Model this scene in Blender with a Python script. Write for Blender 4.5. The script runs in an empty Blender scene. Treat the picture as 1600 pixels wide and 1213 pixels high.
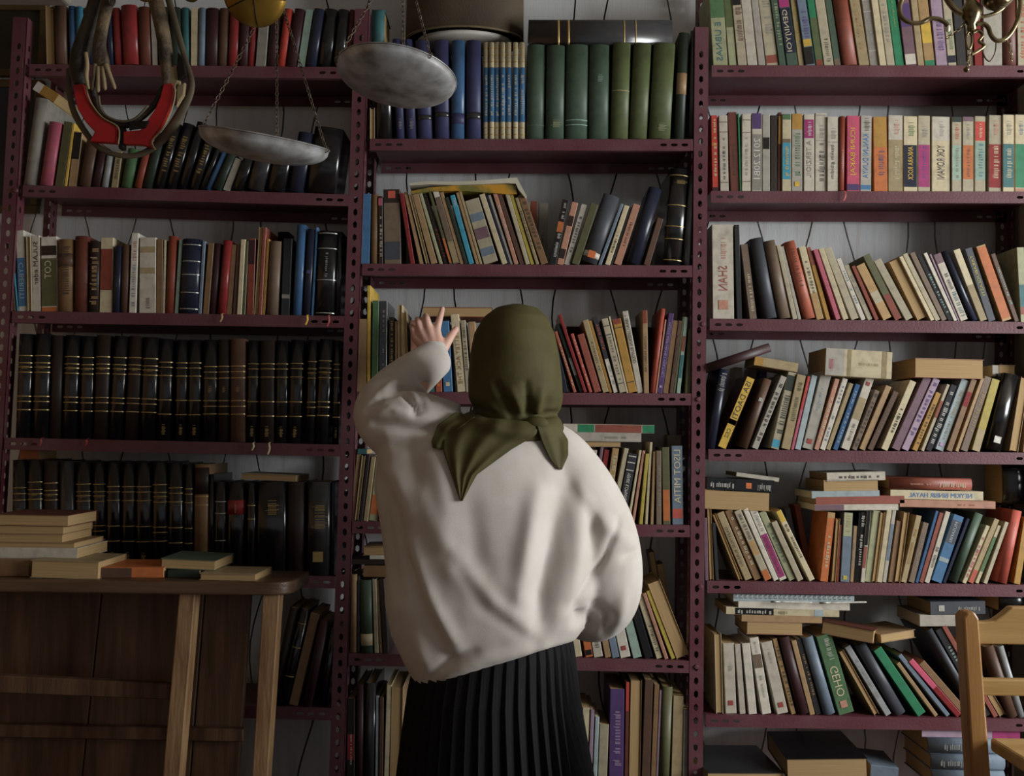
import bpy, bmesh, math, random
from mathutils import Vector, Matrix
from mathutils.bvhtree import BVHTree
random.seed(7)
SC = bpy.context.scene
COL = SC.collection
# ---------------------------------------------------------------- camera
F = 1500.0; CX = 800.0; CY = 606.5
CAM = Vector((0.0, -2.5, 1.35))
PITCH = math.atan(78.5 / F); ROLL = 0.012
FWD = Vector((0, math.cos(PITCH), math.sin(PITCH)))
_r0 = Vector((1, 0, 0)); _u0 = Vector((0, -math.sin(PITCH), math.cos(PITCH)))
RGT = _r0 * math.cos(ROLL) + _u0 * math.sin(ROLL)
UPV = _u0 * math.cos(ROLL) - _r0 * math.sin(ROLL)
cam_data = bpy.data.cameras.new('camera'); cam_data.sensor_width = 36.0; cam_data.lens = F / 1600.0 * 36.0
cam_data.clip_start = 0.05
cam = bpy.data.objects.new('camera', cam_data); COL.objects.link(cam)
_m = Matrix((RGT, UPV, -FWD)).transposed().to_4x4(); _m.translation = CAM
cam.matrix_world = _m
SC.camera = cam
# ---------------------------------------------------------------- world, daylight, exposure
world = bpy.data.worlds.new('world'); SC.world = world; world.use_nodes = True
_bg = world.node_tree.nodes['Background']; _bg.inputs[0].default_value = (0.90, 0.93, 1.0, 1); _bg.inputs[1].default_value = 0.205
def area(name, loc, target, sx, sy, power, col):
    l = bpy.data.lights.new(name, 'AREA'); l.shape = 'RECTANGLE'; l.size = sx; l.size_y = sy; l.energy = power; l.color = col
    o = bpy.data.objects.new(name, l); COL.objects.link(o); o.location = loc
    o.rotation_euler = (Vector(target) - Vector(loc)).to_track_quat('-Z', 'Y').to_euler()
    return o
area('window_daylight', (3.58, -1.55, 1.80), (0.2, -0.50, 1.30), 1.7, 1.5, 165, (0.95, 0.98, 1.0))
SC.view_settings.view_transform = 'Standard'; SC.view_settings.look = 'None'
SC.view_settings.gamma = 1.0; SC.view_settings.use_curve_mapping = False
SC.view_settings.exposure = 0.05
# ---------------------------------------------------------------- helpers
def ray(px, py):
    return FWD + RGT * ((px - CX) / F) - UPV * ((py - CY) / F)
def P(px, py, y=0.0):
    """the point of the plane at depth y that the photograph shows at this pixel"""
    d = ray(px, py); return CAM + d * ((y - CAM.y) / d.y)
def to_px(v):
    q = Vector(v) - CAM; z = q.dot(FWD)
    return CX + F * q.dot(RGT) / z, CY - F * q.dot(UPV) / z
def S(y):
    return F / (y - CAM.y)      # pixels per metre at depth y
def link(name, me, parent=None, mat=None, smooth=False):
    o = bpy.data.objects.new(name, me); COL.objects.link(o)
    if parent is not None: o.parent = parent
    if mat is not None and me is not None and not me.materials: me.materials.append(mat)
    if smooth and me is not None: me.polygons.foreach_set('use_smooth', [True] * len(me.polygons))
    return o
def empty(name, loc=(0, 0, 0)):
    o = bpy.data.objects.new(name, None); o.empty_display_size = 0.05; COL.objects.link(o); o.location = loc
    return o
def tag(o, label=None, cat=None, group=None, kind=None):
    if label: o['label'] = label
    if cat: o['category'] = cat
    if group: o['group'] = group
    if kind: o['kind'] = kind
    return o
def mesh(name, verts, faces):
    me = bpy.data.meshes.new(name); me.from_pydata([tuple(v) for v in verts], [], faces); me.update(); return me
def join(*parts):
    V, Fc = [], []
    for v, f in parts:
        n = len(V); V += list(v); Fc += [tuple(i + n for i in q) for q in f]
    return V, Fc
def box(x0, x1, y0, y1, z0, z1):
    v = [(x0, y0, z0), (x1, y0, z0), (x1, y1, z0), (x0, y1, z0), (x0, y0, z1), (x1, y0, z1), (x1, y1, z1), (x0, y1, z1)]
    return v, [(0, 3, 2, 1), (4, 5, 6, 7), (0, 1, 5, 4), (1, 2, 6, 5), (2, 3, 7, 6), (3, 0, 4, 7)]
def bevel_mesh(me, w, seg=2):
    bm = bmesh.new(); bm.from_mesh(me)
    bmesh.ops.bevel(bm, geom=bm.edges[:] + bm.verts[:], offset=w, segments=seg, affect='EDGES', profile=0.5)
    bm.to_mesh(me); bm.free(); me.update(); return me
def catmull(pts, n=6):
    """pts: list of (Vector, radius) -> resampled"""
    out = []
    P_ = [pts[0]] + list(pts) + [pts[-1]]
    for i in range(1, len(P_) - 2):
        p0, p1, p2, p3 = P_[i - 1], P_[i], P_[i + 1], P_[i + 2]
        for k in range(n):
            t = k / n; t2 = t * t; t3 = t2 * t
            f = lambda a, b, c, d: 0.5 * ((2 * b) + (c - a) * t + (2 * a - 5 * b + 4 * c - d) * t2 + (3 * b - a - 3 * c + d) * t3)
            out.append((f(p0[0], p1[0], p2[0], p3[0]), f(p0[1], p1[1], p2[1], p3[1])))
    out.append(pts[-1]); return out
def tube(pts, seg=10, n=6, flat=1.0, cap=True, smoothpath=True, ref=None):
    """swept tube through (Vector, radius); flat scales the second axis (a strap)"""
    q = catmull([(Vector(p), r) for p, r in pts], n) if smoothpath else [(Vector(p), r) for p, r in pts]
    V, Fc = [], []
    t0 = (q[1][0] - q[0][0]).normalized()
    nrm = Vector(ref) if ref is not None else (Vector((0, 1, 0)) if abs(t0.y) < 0.9 else Vector((1, 0, 0)))
    for i, (p, r) in enumerate(q):
        t = (q[min(i + 1, len(q) - 1)][0] - q[max(i - 1, 0)][0])
        t = t.normalized() if t.length > 1e-9 else t0
        nrm = (nrm - t * nrm.dot(t)); nrm = nrm.normalized() if nrm.length > 1e-6 else t.orthogonal().normalized()
        b = t.cross(nrm)
        for k in range(seg):
            a = 2 * math.pi * k / seg
            V.append(p + b * (math.cos(a) * r) + nrm * (math.sin(a) * r * flat))
    for i in range(len(q) - 1):
        for k in range(seg):
            a, b_ = i * seg + k, i * seg + (k + 1) % seg
            Fc.append((a, b_, b_ + seg, a + seg))
    if cap:
        Fc.append(tuple(range(seg - 1, -1, -1))); m = (len(q) - 1) * seg; Fc.append(tuple(m + k for k in range(seg)))
    return V, Fc
def loft(rings, cap=True):
    n = len(rings[0]); V = [v for r in rings for v in r]; Fc = []
    for i in range(len(rings) - 1):
        for k in range(n):
            a, b = i * n + k, i * n + (k + 1) % n
            Fc.append((a, b, b + n, a + n))
    if cap:
        Fc.append(tuple(range(n - 1, -1, -1))); m = (len(rings) - 1) * n; Fc.append(tuple(m + k for k in range(n)))
    return V, Fc
def lathe(profile, seg=32, sx=1.0, sy=1.0):
    """profile: (radius, z) list -> surface about z"""
    return loft([[Vector((r * sx * math.cos(2 * math.pi * k / seg), r * sy * math.sin(2 * math.pi * k / seg), z)) for k in range(seg)] for r, z in profile])
def prism(outline, y0, y1):
    n = len(outline)
    V = [Vector((x, y0, z)) for x, z in outline] + [Vector((x, y1, z)) for x, z in outline]
    Fc = [tuple(range(n)), tuple(range(2 * n - 1, n - 1, -1))] + [((k + 1) % n, k, n + k, n + (k + 1) % n) for k in range(n)]
    return V, Fc
def fix_normals(me):
    bm = bmesh.new(); bm.from_mesh(me); bmesh.ops.recalc_face_normals(bm, faces=bm.faces); bm.to_mesh(me); bm.free(); return me
# ---------------------------------------------------------------- materials
def lin(h):
    h = h.lstrip('#'); c = [int(h[i:i + 2], 16) / 255 for i in (0, 2, 4)]
    return tuple(v / 12.92 if v <= 0.04045 else ((v + 0.055) / 1.055) ** 2.4 for v in c) + (1,)
def _nodes(name):
    m = bpy.data.materials.new(name); m.use_nodes = True; nt = m.node_tree
    return m, nt, nt.nodes['Principled BSDF'], nt.nodes.new, nt.links.new
_cache = {}
def surf(name, col, col2=None, scale=20.0, rough=0.6, metal=0.0, amount=0.5, bump=0.0, bscale=None, rnd=0.0, stretch=(1, 1, 1), detail=4.0, sheen=0.0, spec=0.4, contrast=(0.35, 0.65), coords='Object'):
    """principled surface mottled between two colours by noise"""
    if name in _cache: return _cache[name]
    m, nt, bs, new, L = _nodes(name)
    tc = new('ShaderNodeTexCoord'); mp = new('ShaderNodeMapping'); mp.inputs['Scale'].default_value = stretch
    L(tc.outputs[coords], mp.inputs['Vector'])
    nz = new('ShaderNodeTexNoise'); nz.inputs['Scale'].default_value = scale; nz.inputs['Detail'].default_value = detail
    L(mp.outputs[0], nz.inputs['Vector'])
    cr = new('ShaderNodeMapRange'); cr.inputs[1].default_value = contrast[0]; cr.inputs[2].default_value = contrast[1]; cr.inputs[3].default_value = 0; cr.inputs[4].default_value = amount
    L(nz.outputs['Fac'], cr.inputs[0])
    mx = new('ShaderNodeMix'); mx.data_type = 'RGBA'
    mx.inputs[6].default_value = lin(col); mx.inputs[7].default_value = lin(col2 or col)
    L(cr.outputs[0], mx.inputs[0]); out = mx.outputs[2]
    if rnd:
        oi = new('ShaderNodeObjectInfo'); mr = new('ShaderNodeMapRange'); mr.inputs[3].default_value = 1 - rnd; mr.inputs[4].default_value = 1 + rnd
        L(oi.outputs['Random'], mr.inputs[0]); hs = new('ShaderNodeHueSaturation'); L(mr.outputs[0], hs.inputs['Value']); L(out, hs.inputs['Color']); out = hs.outputs[0]
    L(out, bs.inputs['Base Color'])
    bs.inputs['Roughness'].default_value = rough; bs.inputs['Metallic'].default_value = metal
    bs.inputs['Specular IOR Level'].default_value = spec
    if sheen: bs.inputs['Sheen Weight'].default_value = sheen
    if bump:
        n2 = new('ShaderNodeTexNoise'); n2.inputs['Scale'].default_value = bscale or scale * 3; n2.inputs['Detail'].default_value = 3; L(mp.outputs[0], n2.inputs['Vector'])
        bp = new('ShaderNodeBump'); bp.inputs['Strength'].default_value = bump; bp.inputs['Distance'].default_value = 0.01
        L(n2.outputs['Fac'], bp.inputs['Height']); L(bp.outputs[0], bs.inputs['Normal'])
    _cache[name] = m; return m
PAL = dict(
 cream='cbbf9c', white='d2cec4', grey='8f8c86', palegrey='aeaba4', taupe='7a6655', tan='a8875c', brown='5f4130', darkbrown='2e211b',
 black='17171a', charcoal='33343a', slate='454b59', navy='232a44', blue='3a66a0', skyblue='3f9ac6', steelblue='6b8099', violetblue='3a3f74', teal='2f6f77', palteal='8fb0a4',
 green='4b7a4c', darkgreen='25352b', olive='5c5d38', sagegreen='46604f', mossgreen='5a6a3c', greycream='b0a88f', palegreen='a5ab84', limeyellow='b8a83a',
 yellow='d6ae33', mustard='b5842c', orange='cf6a2c', rust='933c27', red='98282a', coral='c5503f', brightred='d03a2c', darkred='5f1a1d', maroon='3d1a20', pink='bf5570', magenta='b02a78',
 hotpink='d84c74', purple='54397c', mauve='7b5a6c', lilac='a58bab', salmon='bd836c', terracotta='b5583f', redbrown='6f3527', khaki='a5936a', paleblue='9db2bd', kraft='b58f58', tanbrown='8a6540', silver='9aa2aa', emerald='1f8a5c', cyan='35a6cf', bluecover='3d79b5', offwhite='c2bdb0', brick='9c4a3a')
NAMES = dict(palegrey='pale grey', darkbrown='dark brown', skyblue='sky blue', steelblue='steel blue', violetblue='violet blue', palteal='pale teal', darkgreen='dark green', sagegreen='sage green', mossgreen='moss green', greycream='grayish cream', palegreen='pale green', limeyellow='lime yellow', brightred='bright red', darkred='dark red', hotpink='hot pink', redbrown='reddish brown', paleblue='pale blue', kraft='kraft tan', tanbrown='tan brown', bluecover='mid blue', offwhite='off white', gold='gold')
PAL['gold'] = 'b08b45'
def bmat(c):
    h = PAL[c]
    v = [int(h[i:i + 2], 16) for i in (0, 2, 4)]; g = 0.35 * v[0] + 0.5 * v[1] + 0.15 * v[2]
    h = '%02x%02x%02x' % tuple(int(min(255, (g + (q - g) * 0.80) * t)) for q, t in zip(v, (0.93, 0.91, 0.87))); dark = '%02x%02x%02x' % tuple(int(int(h[i:i + 2], 16) * 0.55 + 12) for i in (0, 2, 4))
    gl = 0.22 if c in ('black', 'charcoal') else 0.32 if c in ('navy', 'red', 'blue', 'silver') else 0.5
    return surf('cover_' + c, h, dark, scale=38, rough=gl, amount=0.55, rnd=0.10, contrast=(0.45, 0.75), spec=0.7 if c in ('black', 'charcoal') else 0.4)
def ink(c):
    if c == 'gold': return surf('gold_leaf', 'b59c66', '84693a', scale=300, rough=0.35, metal=0.35, amount=0.6)
    if c == 'silver': return surf('silver_leaf', 'a8a8a2', '80807a', scale=300, rough=0.35, metal=0.3, amount=0.6)
    return surf('print_' + c, PAL[c], '6a6458', scale=90, rough=0.55, amount=0.45)
def pages_mat(h, h2, name):
    m, nt, bs, new, L = _nodes(name)
    tc = new('ShaderNodeTexCoord'); mp = new('ShaderNodeMapping'); mp.inputs['Scale'].default_value = (900, 3, 6)
    L(tc.outputs['Object'], mp.inputs['Vector'])
    nz = new('ShaderNodeTexNoise'); nz.inputs['Scale'].default_value = 1.0; nz.inputs['Detail'].default_value = 2; L(mp.outputs[0], nz.inputs['Vector'])
    mx = new('ShaderNodeMix'); mx.data_type = 'RGBA'; mx.inputs[6].default_value = lin(h); mx.inputs[7].default_value = lin(h2)
    L(nz.outputs['Fac'], mx.inputs[0]); L(mx.outputs[2], bs.inputs['Base Color']); bs.inputs['Roughness'].default_value = 0.85
    return m
M_PAGES = pages_mat('b99c6c', '7d6240', 'page_edges_aged'); M_PAGES2 = pages_mat('d6cbb0', 'a5946f', 'page_edges_pale')
M_RACK = surf('maroon_paint', '552a31', '66484c', scale=7, rough=0.45, amount=0.55, bump=0.08, bscale=160)
# ================================================================ the room
def struct(name, vf, mat, parent=None):
    o = link(name, mesh(name, *vf), parent, mat)
    if parent is None: tag(o, kind='structure')
    return o
M_JOINT = surf('joint_brown', '3a2a20', '241a14', scale=12, rough=0.9)
M_WALL = surf('wall_panel_plaster', 'd6d7d6', 'b0a694', scale=5, rough=0.85, amount=0.7, contrast=(0.5, 0.75), bump=0.12, bscale=60, coords='Generated')
M_PLASTER = surf('plaster', 'b5aa98', '9a8d78', scale=3, rough=0.9, amount=0.6, bump=0.1, bscale=40)
M_FLOOR = surf('floor_wood', '5a4230', '3a2a1e', scale=4, rough=0.6, amount=0.7, stretch=(1, 8, 1))
WALL_Y = 0.262; RW = 3.6
wall_back = struct('wall_back', box(-2.7, RW, WALL_Y + 0.012, WALL_Y + 0.12, 0, 2.75), M_JOINT)
def joint_x(k, z):
    return k * 0.139 + (1 if k % 2 else -1) * 0.030 * math.sin(2 * math.pi * z / 0.62 + 0.9 * (k // 2)) + 0.012 * math.sin(k * 12.9)
for k in range(-19, 25):
    zs = [0.02 + i * 0.0494 for i in range(56)]
    V, Fc = [], []
    for z in zs:
        a, b = joint_x(k, z) + 0.0024, joint_x(k + 1, z) - 0.0024
        V += [(a, WALL_Y + 0.012, z), (a, WALL_Y, z), (b, WALL_Y, z), (b, WALL_Y + 0.012, z)]
    for i in range(len(zs) - 1):
        for j in range(3):
            Fc.append((4 * i + j, 4 * i + j + 1, 4 * i + j + 5, 4 * i + j + 4))
    link('wall_panel', mesh('wall_panel', V, Fc), wall_back, M_WALL)
struct('floor', box(-2.7, RW, -4.6, WALL_Y + 0.12, -0.1, 0), M_FLOOR)
struct('ceiling', box(-2.7, RW, -4.6, WALL_Y + 0.12, 2.75, 2.85), M_PLASTER)
struct('wall_left', box(-2.8, -2.7, -4.6, WALL_Y + 0.12, 0, 2.75), surf('warm_plaster', 'b08a62', '94704c', scale=3, rough=0.9, amount=0.6))
# right wall with the window the daylight comes through
wy0, wy1, wz0, wz1 = -2.5, -0.6, 0.9, 2.6
struct('wall_right', join(box(RW, RW + .1, -4.6, wy0, 0, 2.75), box(RW, RW + .1, wy1, WALL_Y + 0.12, 0, 2.75), box(RW, RW + .1, wy0, wy1, 0, wz0), box(RW, RW + .1, wy0, wy1, wz1, 2.75)), M_PLASTER)
struct('shading_pier_1', box(1.43, 1.60, -0.02, WALL_Y + 0.011, 0, 2.75), M_PLASTER)      # added out-of-view pier beside the right bay, only to shade the back wall
M_WFRAME = surf('window_paint', 'd0ccc0', 'b0a890', scale=8, rough=0.5)
win = empty('window_1', (RW + .05, (wy0 + wy1) / 2, wz0)); tag(win, kind='structure')
def wf(name, *b):
    o = link(name, mesh(name, *box(*b)), win, M_WFRAME); o.matrix_parent_inverse = Matrix.Translation(win.location).inverted(); return o
for b in ((RW + .02, RW + .08, wy0, wy1, wz0, wz0 + .05), (RW + .02, RW + .08, wy0, wy1, wz1 - .05, wz1), (RW + .02, RW + .08, wy0, wy0 + .05, wz0 + .05, wz1 - .05), (RW + .02, RW + .08, wy1 - .05, wy1, wz0 + .05, wz1 - .05), (RW + .04, RW + .07, (wy0 + wy1) / 2 - .02, (wy0 + wy1) / 2 + .02, wz0 + .05, wz1 - .05)):
    wf('window_frame', *b)

# ================================================================ slotted steel shelving
def strip(length, width, holes, hw, hh, t=0.0016):
    """flat bar in local (u along length, v across), pierced by slots: list of centres along u; hh along u, hw across v. Returns verts (u, v, w)"""
    V, Fc = [], []
    def quad(u0, u1, v0, v1):
        if u1 - u0 < 1e-5 or v1 - v0 < 1e-5: return
        n = len(V); V.extend([(u0, v0, 0), (u1, v0, 0), (u1, v1, 0), (u0, v1, 0), (u0, v0, t), (u1, v0, t), (u1, v1, t), (u0, v1, t)])
        for f in ((0, 3, 2, 1), (4, 5, 6, 7), (0, 1, 5, 4), (1, 2, 6, 5), (2, 3, 7, 6), (3, 0, 4, 7)): Fc.append(tuple(i + n for i in f))
    def corner(uc, vc, su, sv, c):      # chamfer that rounds the slot's corners
        n = len(V); pts = [(uc, vc), (uc + su * c, vc), (uc, vc + sv * c)]
        V.extend([(a, b, 0) for a, b in pts] + [(a, b, t) for a, b in pts]); Fc.extend([(n, n + 1, n + 2), (n + 5, n + 4, n + 3), (n + 1, n + 4, n + 5, n + 2)])
    u = 0.0; va, vb = (width - hw) / 2, (width + hw) / 2
    for c in sorted(holes):
        a, b = c - hh / 2, c + hh / 2
        quad(u, a, 0, width); quad(a, b, 0, va); quad(a, b, vb, width)
        k = min(hw, hh) * 0.42
        for uc, su in ((a, 1), (b, -1)):
            for vc, sv in ((va, 1), (vb, -1)): corner(uc, vc, su, sv, k)
        u = b
    quad(u, length, 0, width)
    return V, Fc
SH_D = 0.222
def frame_xf(vf, org, eu, ev, ew):
    return [org + eu * a + ev * b + ew * c for a, b, c in vf[0]], vf[1]
def upright(px_top, px_bot, side, parent, y=0.0, extra_top=0.0, flip=1):
    """angle post; pixel points are the outer corner edge of the front flange; side=+1 flange runs to +x"""
    a = P(*px_bot, 0.0); b = P(*px_top, 0.0); a.y = b.y = y
    d = (b - a).normalized(); a = a - d * (a.z / d.z)
    L_ = (b - a).length + extra_top
    eu = d; ev = Vector((side * d.z, 0, -side * d.x)); w = 0.038
    hol = [0.03 + 0.0335 * i for i in range(int((L_ - 0.05) / 0.0335))]
    f1 = frame_xf(strip(L_, w, hol, 0.0105, 0.0185), a, eu, ev, Vector((0, flip, 0)))
    f2 = frame_xf(strip(L_, w, hol, 0.0105, 0.0185), a, eu, Vector((0, flip, 0)), ev)
    o = link('upright', fix_normals(mesh('upright', *join(f1, f2))), parent, M_RACK)
    return o
SHELF = {}
LIP = 0.031
def shelf_board(key, pl, pr, parent, slots=True, lip=LIP):
    """tray shelf; pl, pr are the pixels of the front top edge's ends"""
    a, b = P(*pl, 0.0), P(*pr, 0.0); SHELF[key] = (a, b)
    eu = (b - a).normalized(); up = Vector((-eu.z, 0, eu.x)); L_ = (b - a).length; Y = Vector((0, 1, 0))
    hs = [0.022, 0.050, 0.078, L_ - 0.078, L_ - 0.050, L_ - 0.022] if slots else []
    fl = frame_xf(strip(L_, lip, hs, 0.0075, 0.018), a - up * lip, eu, up, Y)
    bk = frame_xf(strip(L_, lip, hs, 0.0075, 0.018), a - up * lip + Y * (SH_D - 0.0016), eu, up, Y)
    tp = frame_xf(box(0, L_, 0.0016, SH_D - 0.0016, -0.0016, 0), a, eu, Y, up)
    rl = frame_xf(box(0, L_, 0.0016, 0.014, -lip, -lip + 0.0016), a, eu, Y, up)
    return link('shelf', fix_normals(mesh('shelf', *join(fl, bk, tp, rl))), parent, M_RACK)
def shelf_z(key, x):
    a, b = SHELF[key]; return a.z + (b.z - a.z) * (x - a.x) / (b.x - a.x)
rackL = empty('slotted_steel_shelving', (P(280, 900).x, 0.1, 0)); rackC = empty('slotted_steel_shelving', (P(820, 900).x, 0.1, 0)); rackR = empty('slotted_steel_shelving', (P(1370, 900).x, 0.1, 0))
tag(rackL, 'maroon slotted steel shelving of the left bay behind the wooden bench', 'shelving', 'maroon slotted steel bays')
tag(rackC, 'maroon slotted steel shelving of the middle bay before the person', 'shelving', 'maroon slotted steel bays')
tag(rackR, 'maroon slotted steel shelving of the right bay behind the wooden chair', 'shelving', 'maroon slotted steel bays')
def keep(o, root): o.matrix_parent_inverse = Matrix.Translation(root.location).inverted()
parts = []
parts += [(upright((43, 27), (2, 740), -1, rackL), rackL), (upright((43, 27), (2, 740), -1, rackL, y=SH_D, flip=-1), rackL), (upright((553, 20), (517, 1100), -1, rackL, y=SH_D, flip=-1), rackL)]
parts += [(upright((577, 14), (541, 1100), -1, rackC), rackC), (upright((577, 14), (541, 1100), -1, rackC, y=SH_D, flip=-1), rackC)]
parts += [(upright((1085, 42), (1075, 1200), 1, rackC), rackC), (upright((1085, 42), (1075, 1200), 1, rackC, y=SH_D, flip=-1), rackC)]
parts += [(upright((1646, 20), (1640, 1200), -1, rackR, extra_top=0.3), rackR), (upright((1646, 20), (1640, 1200), -1, rackR, y=SH_D, flip=-1, extra_top=0.3), rackR), (upright((1111, 20), (1101, 1200), 1, rackR, y=SH_D, flip=-1, extra_top=0.3), rackR)]
for key, pl, pr, r in (
    ('L0', (46, 100), (550, 105), rackL), ('L1', (36, 289), (545, 304), rackL), ('L2', (19, 486), (538, 494), rackL), ('L3', (7, 684), (531, 695), rackL), ('L4', (-6, 885), (524, 901), rackL), ('L5', (-16, 1092), (517, 1107), rackL), ('L6', (-30, 1330), (510, 1345), rackL),
    ('C0', (578, 217), (1083, 217.5), rackC), ('C1', (566, 412), (1082, 415), rackC), ('C2', (557, 612), (1080, 615), rackC), ('C3', (549, 815), (1078, 821), rackC), ('C4', (545, 1021), (1077, 1033), rackC), ('C5', (539, 1242), (1074, 1254), rackC),
    ('R0', (1112, 102), (1640, 102.5), rackR), ('R1', (1111, 298.5), (1640, 299.5), rackR), ('R2', (1109, 498), (1640, 503.5), rackR), ('R3', (1107, 702), (1640, 708), rackR), ('R4', (1105, 908), (1640, 915), rackR), ('R5', (1103, 1117), (1640, 1125), rackR), ('R6', (1101, 1345), (1640, 1352), rackR)):
    parts.append((shelf_board(key, pl, pr, r), r))
for o, r in parts: keep(o, r)
for r, kk in ((rackL, ('L1', 'L3', 'L5')), (rackC, ('C2', 'C4')), (rackR, ('R2', 'R4'))):     # bolt heads
    for k in kk:
        a, b = SHELF[k]
        for p in ((b if r is rackC else a),):
            sx = 0.018 if r is rackC else -0.018
            V, Fc = lathe([(0.0001, 0.004), (0.005, 0.0035), (0.0065, 0.0015), (0.0065, 0)], 10)
            o = link('bolt', mesh('bolt', [Vector((v.x, -v.z, v.y)) for v in V], Fc), r, M_RACK); o.location = Vector((p.x + sx, -0.0002, p.z - 0.015)); keep(o, r)
# ================================================================ books
def spine_profile(kind, w):
    """front outline (x, y) across the spine from left to right"""
    h = w / 2
    if kind in ('h', 'v'):
        b = min(0.22 * w, 0.009)
        return [(-h, 0.004), (-h * 0.985, 0.0), (-h * 0.8, -b * 0.42), (-h * 0.45, -b * 0.83), (0, -b), (h * 0.45, -b * 0.83), (h * 0.8, -b * 0.42), (h * 0.985, 0.0), (h, 0.004)]
    c = min(0.0012, w * 0.15)
    return [(-h, c), (-h + c, 0), (h - c, 0), (h, c)]
def book_meshes(kind, w, h, d):
    t = 0.0022 if kind in ('h', 'v') else 0.0011
    t = min(t, w * 0.16)
    ov = 0.003 if kind in ('h', 'v') else 0.0006
    prof = spine_profile('p' if kind == 'f' else kind, w)
    if kind == 'f':            # fore-edge to the viewer: boards left and right, spine at the back
        cov = join(box(-w / 2, -w / 2 + t, 0, d, 0, h), box(w / 2 - t, w / 2, 0, d, 0, h), box(-w / 2 + t, w / 2 - t, d - t, d, 0, h))
        pg = box(-w / 2 + t + .0002, w / 2 - t - .0002, 0.0025, d - t - .0002, 0.0025, h - 0.0025)
        return cov, pg
    out = [(-w / 2, d)] + prof + [(w / 2, d)]
    inn = [(-w / 2 + t, d)] + [(max(-w / 2 + t, min(w / 2 - t, x * (1 - 2 * t / w))), y + t * 1.3) for x, y in prof] + [(w / 2 - t, d)]
    n = len(out); V = []
    for z in (0, h):
        V += [(x, y, z) for x, y in out] + [(x, y, z) for x, y in inn]
    Fc = []
    for i in range(n - 1):
        Fc.append((i, i + 1, 2 * n + i + 1, 2 * n + i)); Fc.append((n + i + 1, n + i, 3 * n + i, 3 * n + i + 1))
        Fc.append((i + 1, i, n + i, n + i + 1)); Fc.append((2 * n + i, 2 * n + i + 1, 3 * n + i + 1, 3 * n + i))
    Fc += [(0, 2 * n, 3 * n, n), (n - 1, 2 * n - 1, 4 * n - 1, 3 * n - 1)]
    pg = box(-w / 2 + t + .0002, w / 2 - t - .0002, 0.006 if kind in ('h', 'v') else 0.0022, d - ov, ov, h - ov)
    return (V, Fc), pg
def band_mesh(kind, w, z0, z1, out=0.0005, inset=0.0):
    """a piece that wraps the spine between two heights"""
    prof = spine_profile('p' if kind == 'f' else kind, w)
    if kind not in ('h', 'v'): prof = [(x, 0.0) for x, y in prof[1:-1]]
    pr = [(x * (1 - inset) * (1 + out / max(w, .004)), y - out) for x, y in prof]
    n = len(pr); V = [(x, y, z) for z in (z0, z1) for x, y in pr] + [(x, y + out * 1.6, z) for z in (z0, z1) for x, y in pr]
    Fc = [(i, i + 1, n + i + 1, n + i) for i in range(n - 1)] + [(n + i, n + i + 1, 3 * n + i + 1, 3 * n + i) for i in range(n - 1)] + [(2 * n + i, 2 * n + i + 1, i + 1, i) for i in range(n - 1)]
    return V, Fc
GLY = []
for s in range(7):                    # worn, unreadable lines of type: letter strokes in a unit box
    rg = random.Random(40 + s); V, Fc = [], []
    x = 0.0; n = [13, 16, 19, 10, 22, 15, 18][s]; cw = 1.0 / n
    for i in range(n):
        if i and rg.random() < 0.16: x += cw; continue
        st = cw * 0.17; R = []; q = x + cw * 0.08        # rubbed type: short bars, no readable letters
        lo, hi = rg.choice(((0, .72), (0, 1), (.0, .72), (-.2, .72)))
        for j in range(rg.choice((2, 2, 3))):
            R.append((q, q + st, lo, hi if j == 0 else .72)); q += st * 1.75
        if rg.random() < .5: R.append((x + cw * .08, q - st * .75, rg.choice((0, .6)), 0)); R[-1] = R[-1][:3] + (R[-1][2] + .13,)
        for u0, u1, v0, v1 in R:
            k = len(V); V += [(u0, v0, 0), (u1, v0, 0), (u1, v1, 0), (u0, v1, 0)]; Fc.append((k, k + 1, k + 2, k + 3))
        x += cw
    GLY.append((V, Fc))
_gly = {}
def glyph_mesh(i, c):
    if (i, c) not in _gly:
        me = mesh('worn_type', *GLY[i]); me.materials.append(ink(c)); _gly[(i, c)] = me
    return _gly[(i, c)]
def smooth_front(me, kind):
    if kind in ('h', 'v'):
        for i in range(8): me.polygons[i].use_smooth = True
    return me
def front_y(kind, w):
    return -(min(0.22 * w, 0.009) if kind in ('h', 'v') else 0.0) - 0.0008
def lettering(o, kind, w, h, c, a=0.25, b=0.8, wid=0.5, i=None, xoff=0.0, up=False):
    i = random.randrange(7) if i is None else int(i)
    t = link('title_lettering', glyph_mesh(i, c), o)
    L_ = h * (b - a); H = w * wid
    # along the spine, letter tops to the left as the mirrored print shows them
    m = Matrix(((0, -H, 0, H / 2 + xoff * w), (0, 0, 1, front_y(kind, w)), (-L_, 0, 0, h * b), (0, 0, 0, 1)))
    t.matrix_local = m
    return t
TEXTS = []
def real_text(o, kind, w, h, s, c, a, b, wid=0.6, xoff=0.0):
    cu = bpy.data.curves.new('lettering', 'FONT'); cu.body = s; cu.resolution_u = 2; cu.fill_mode = 'FRONT'
    t = bpy.data.objects.new('lettering_source', cu); COL.objects.link(t)
    TEXTS.append((t, o, kind, w, h, c, a, b, wid, xoff))
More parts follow.
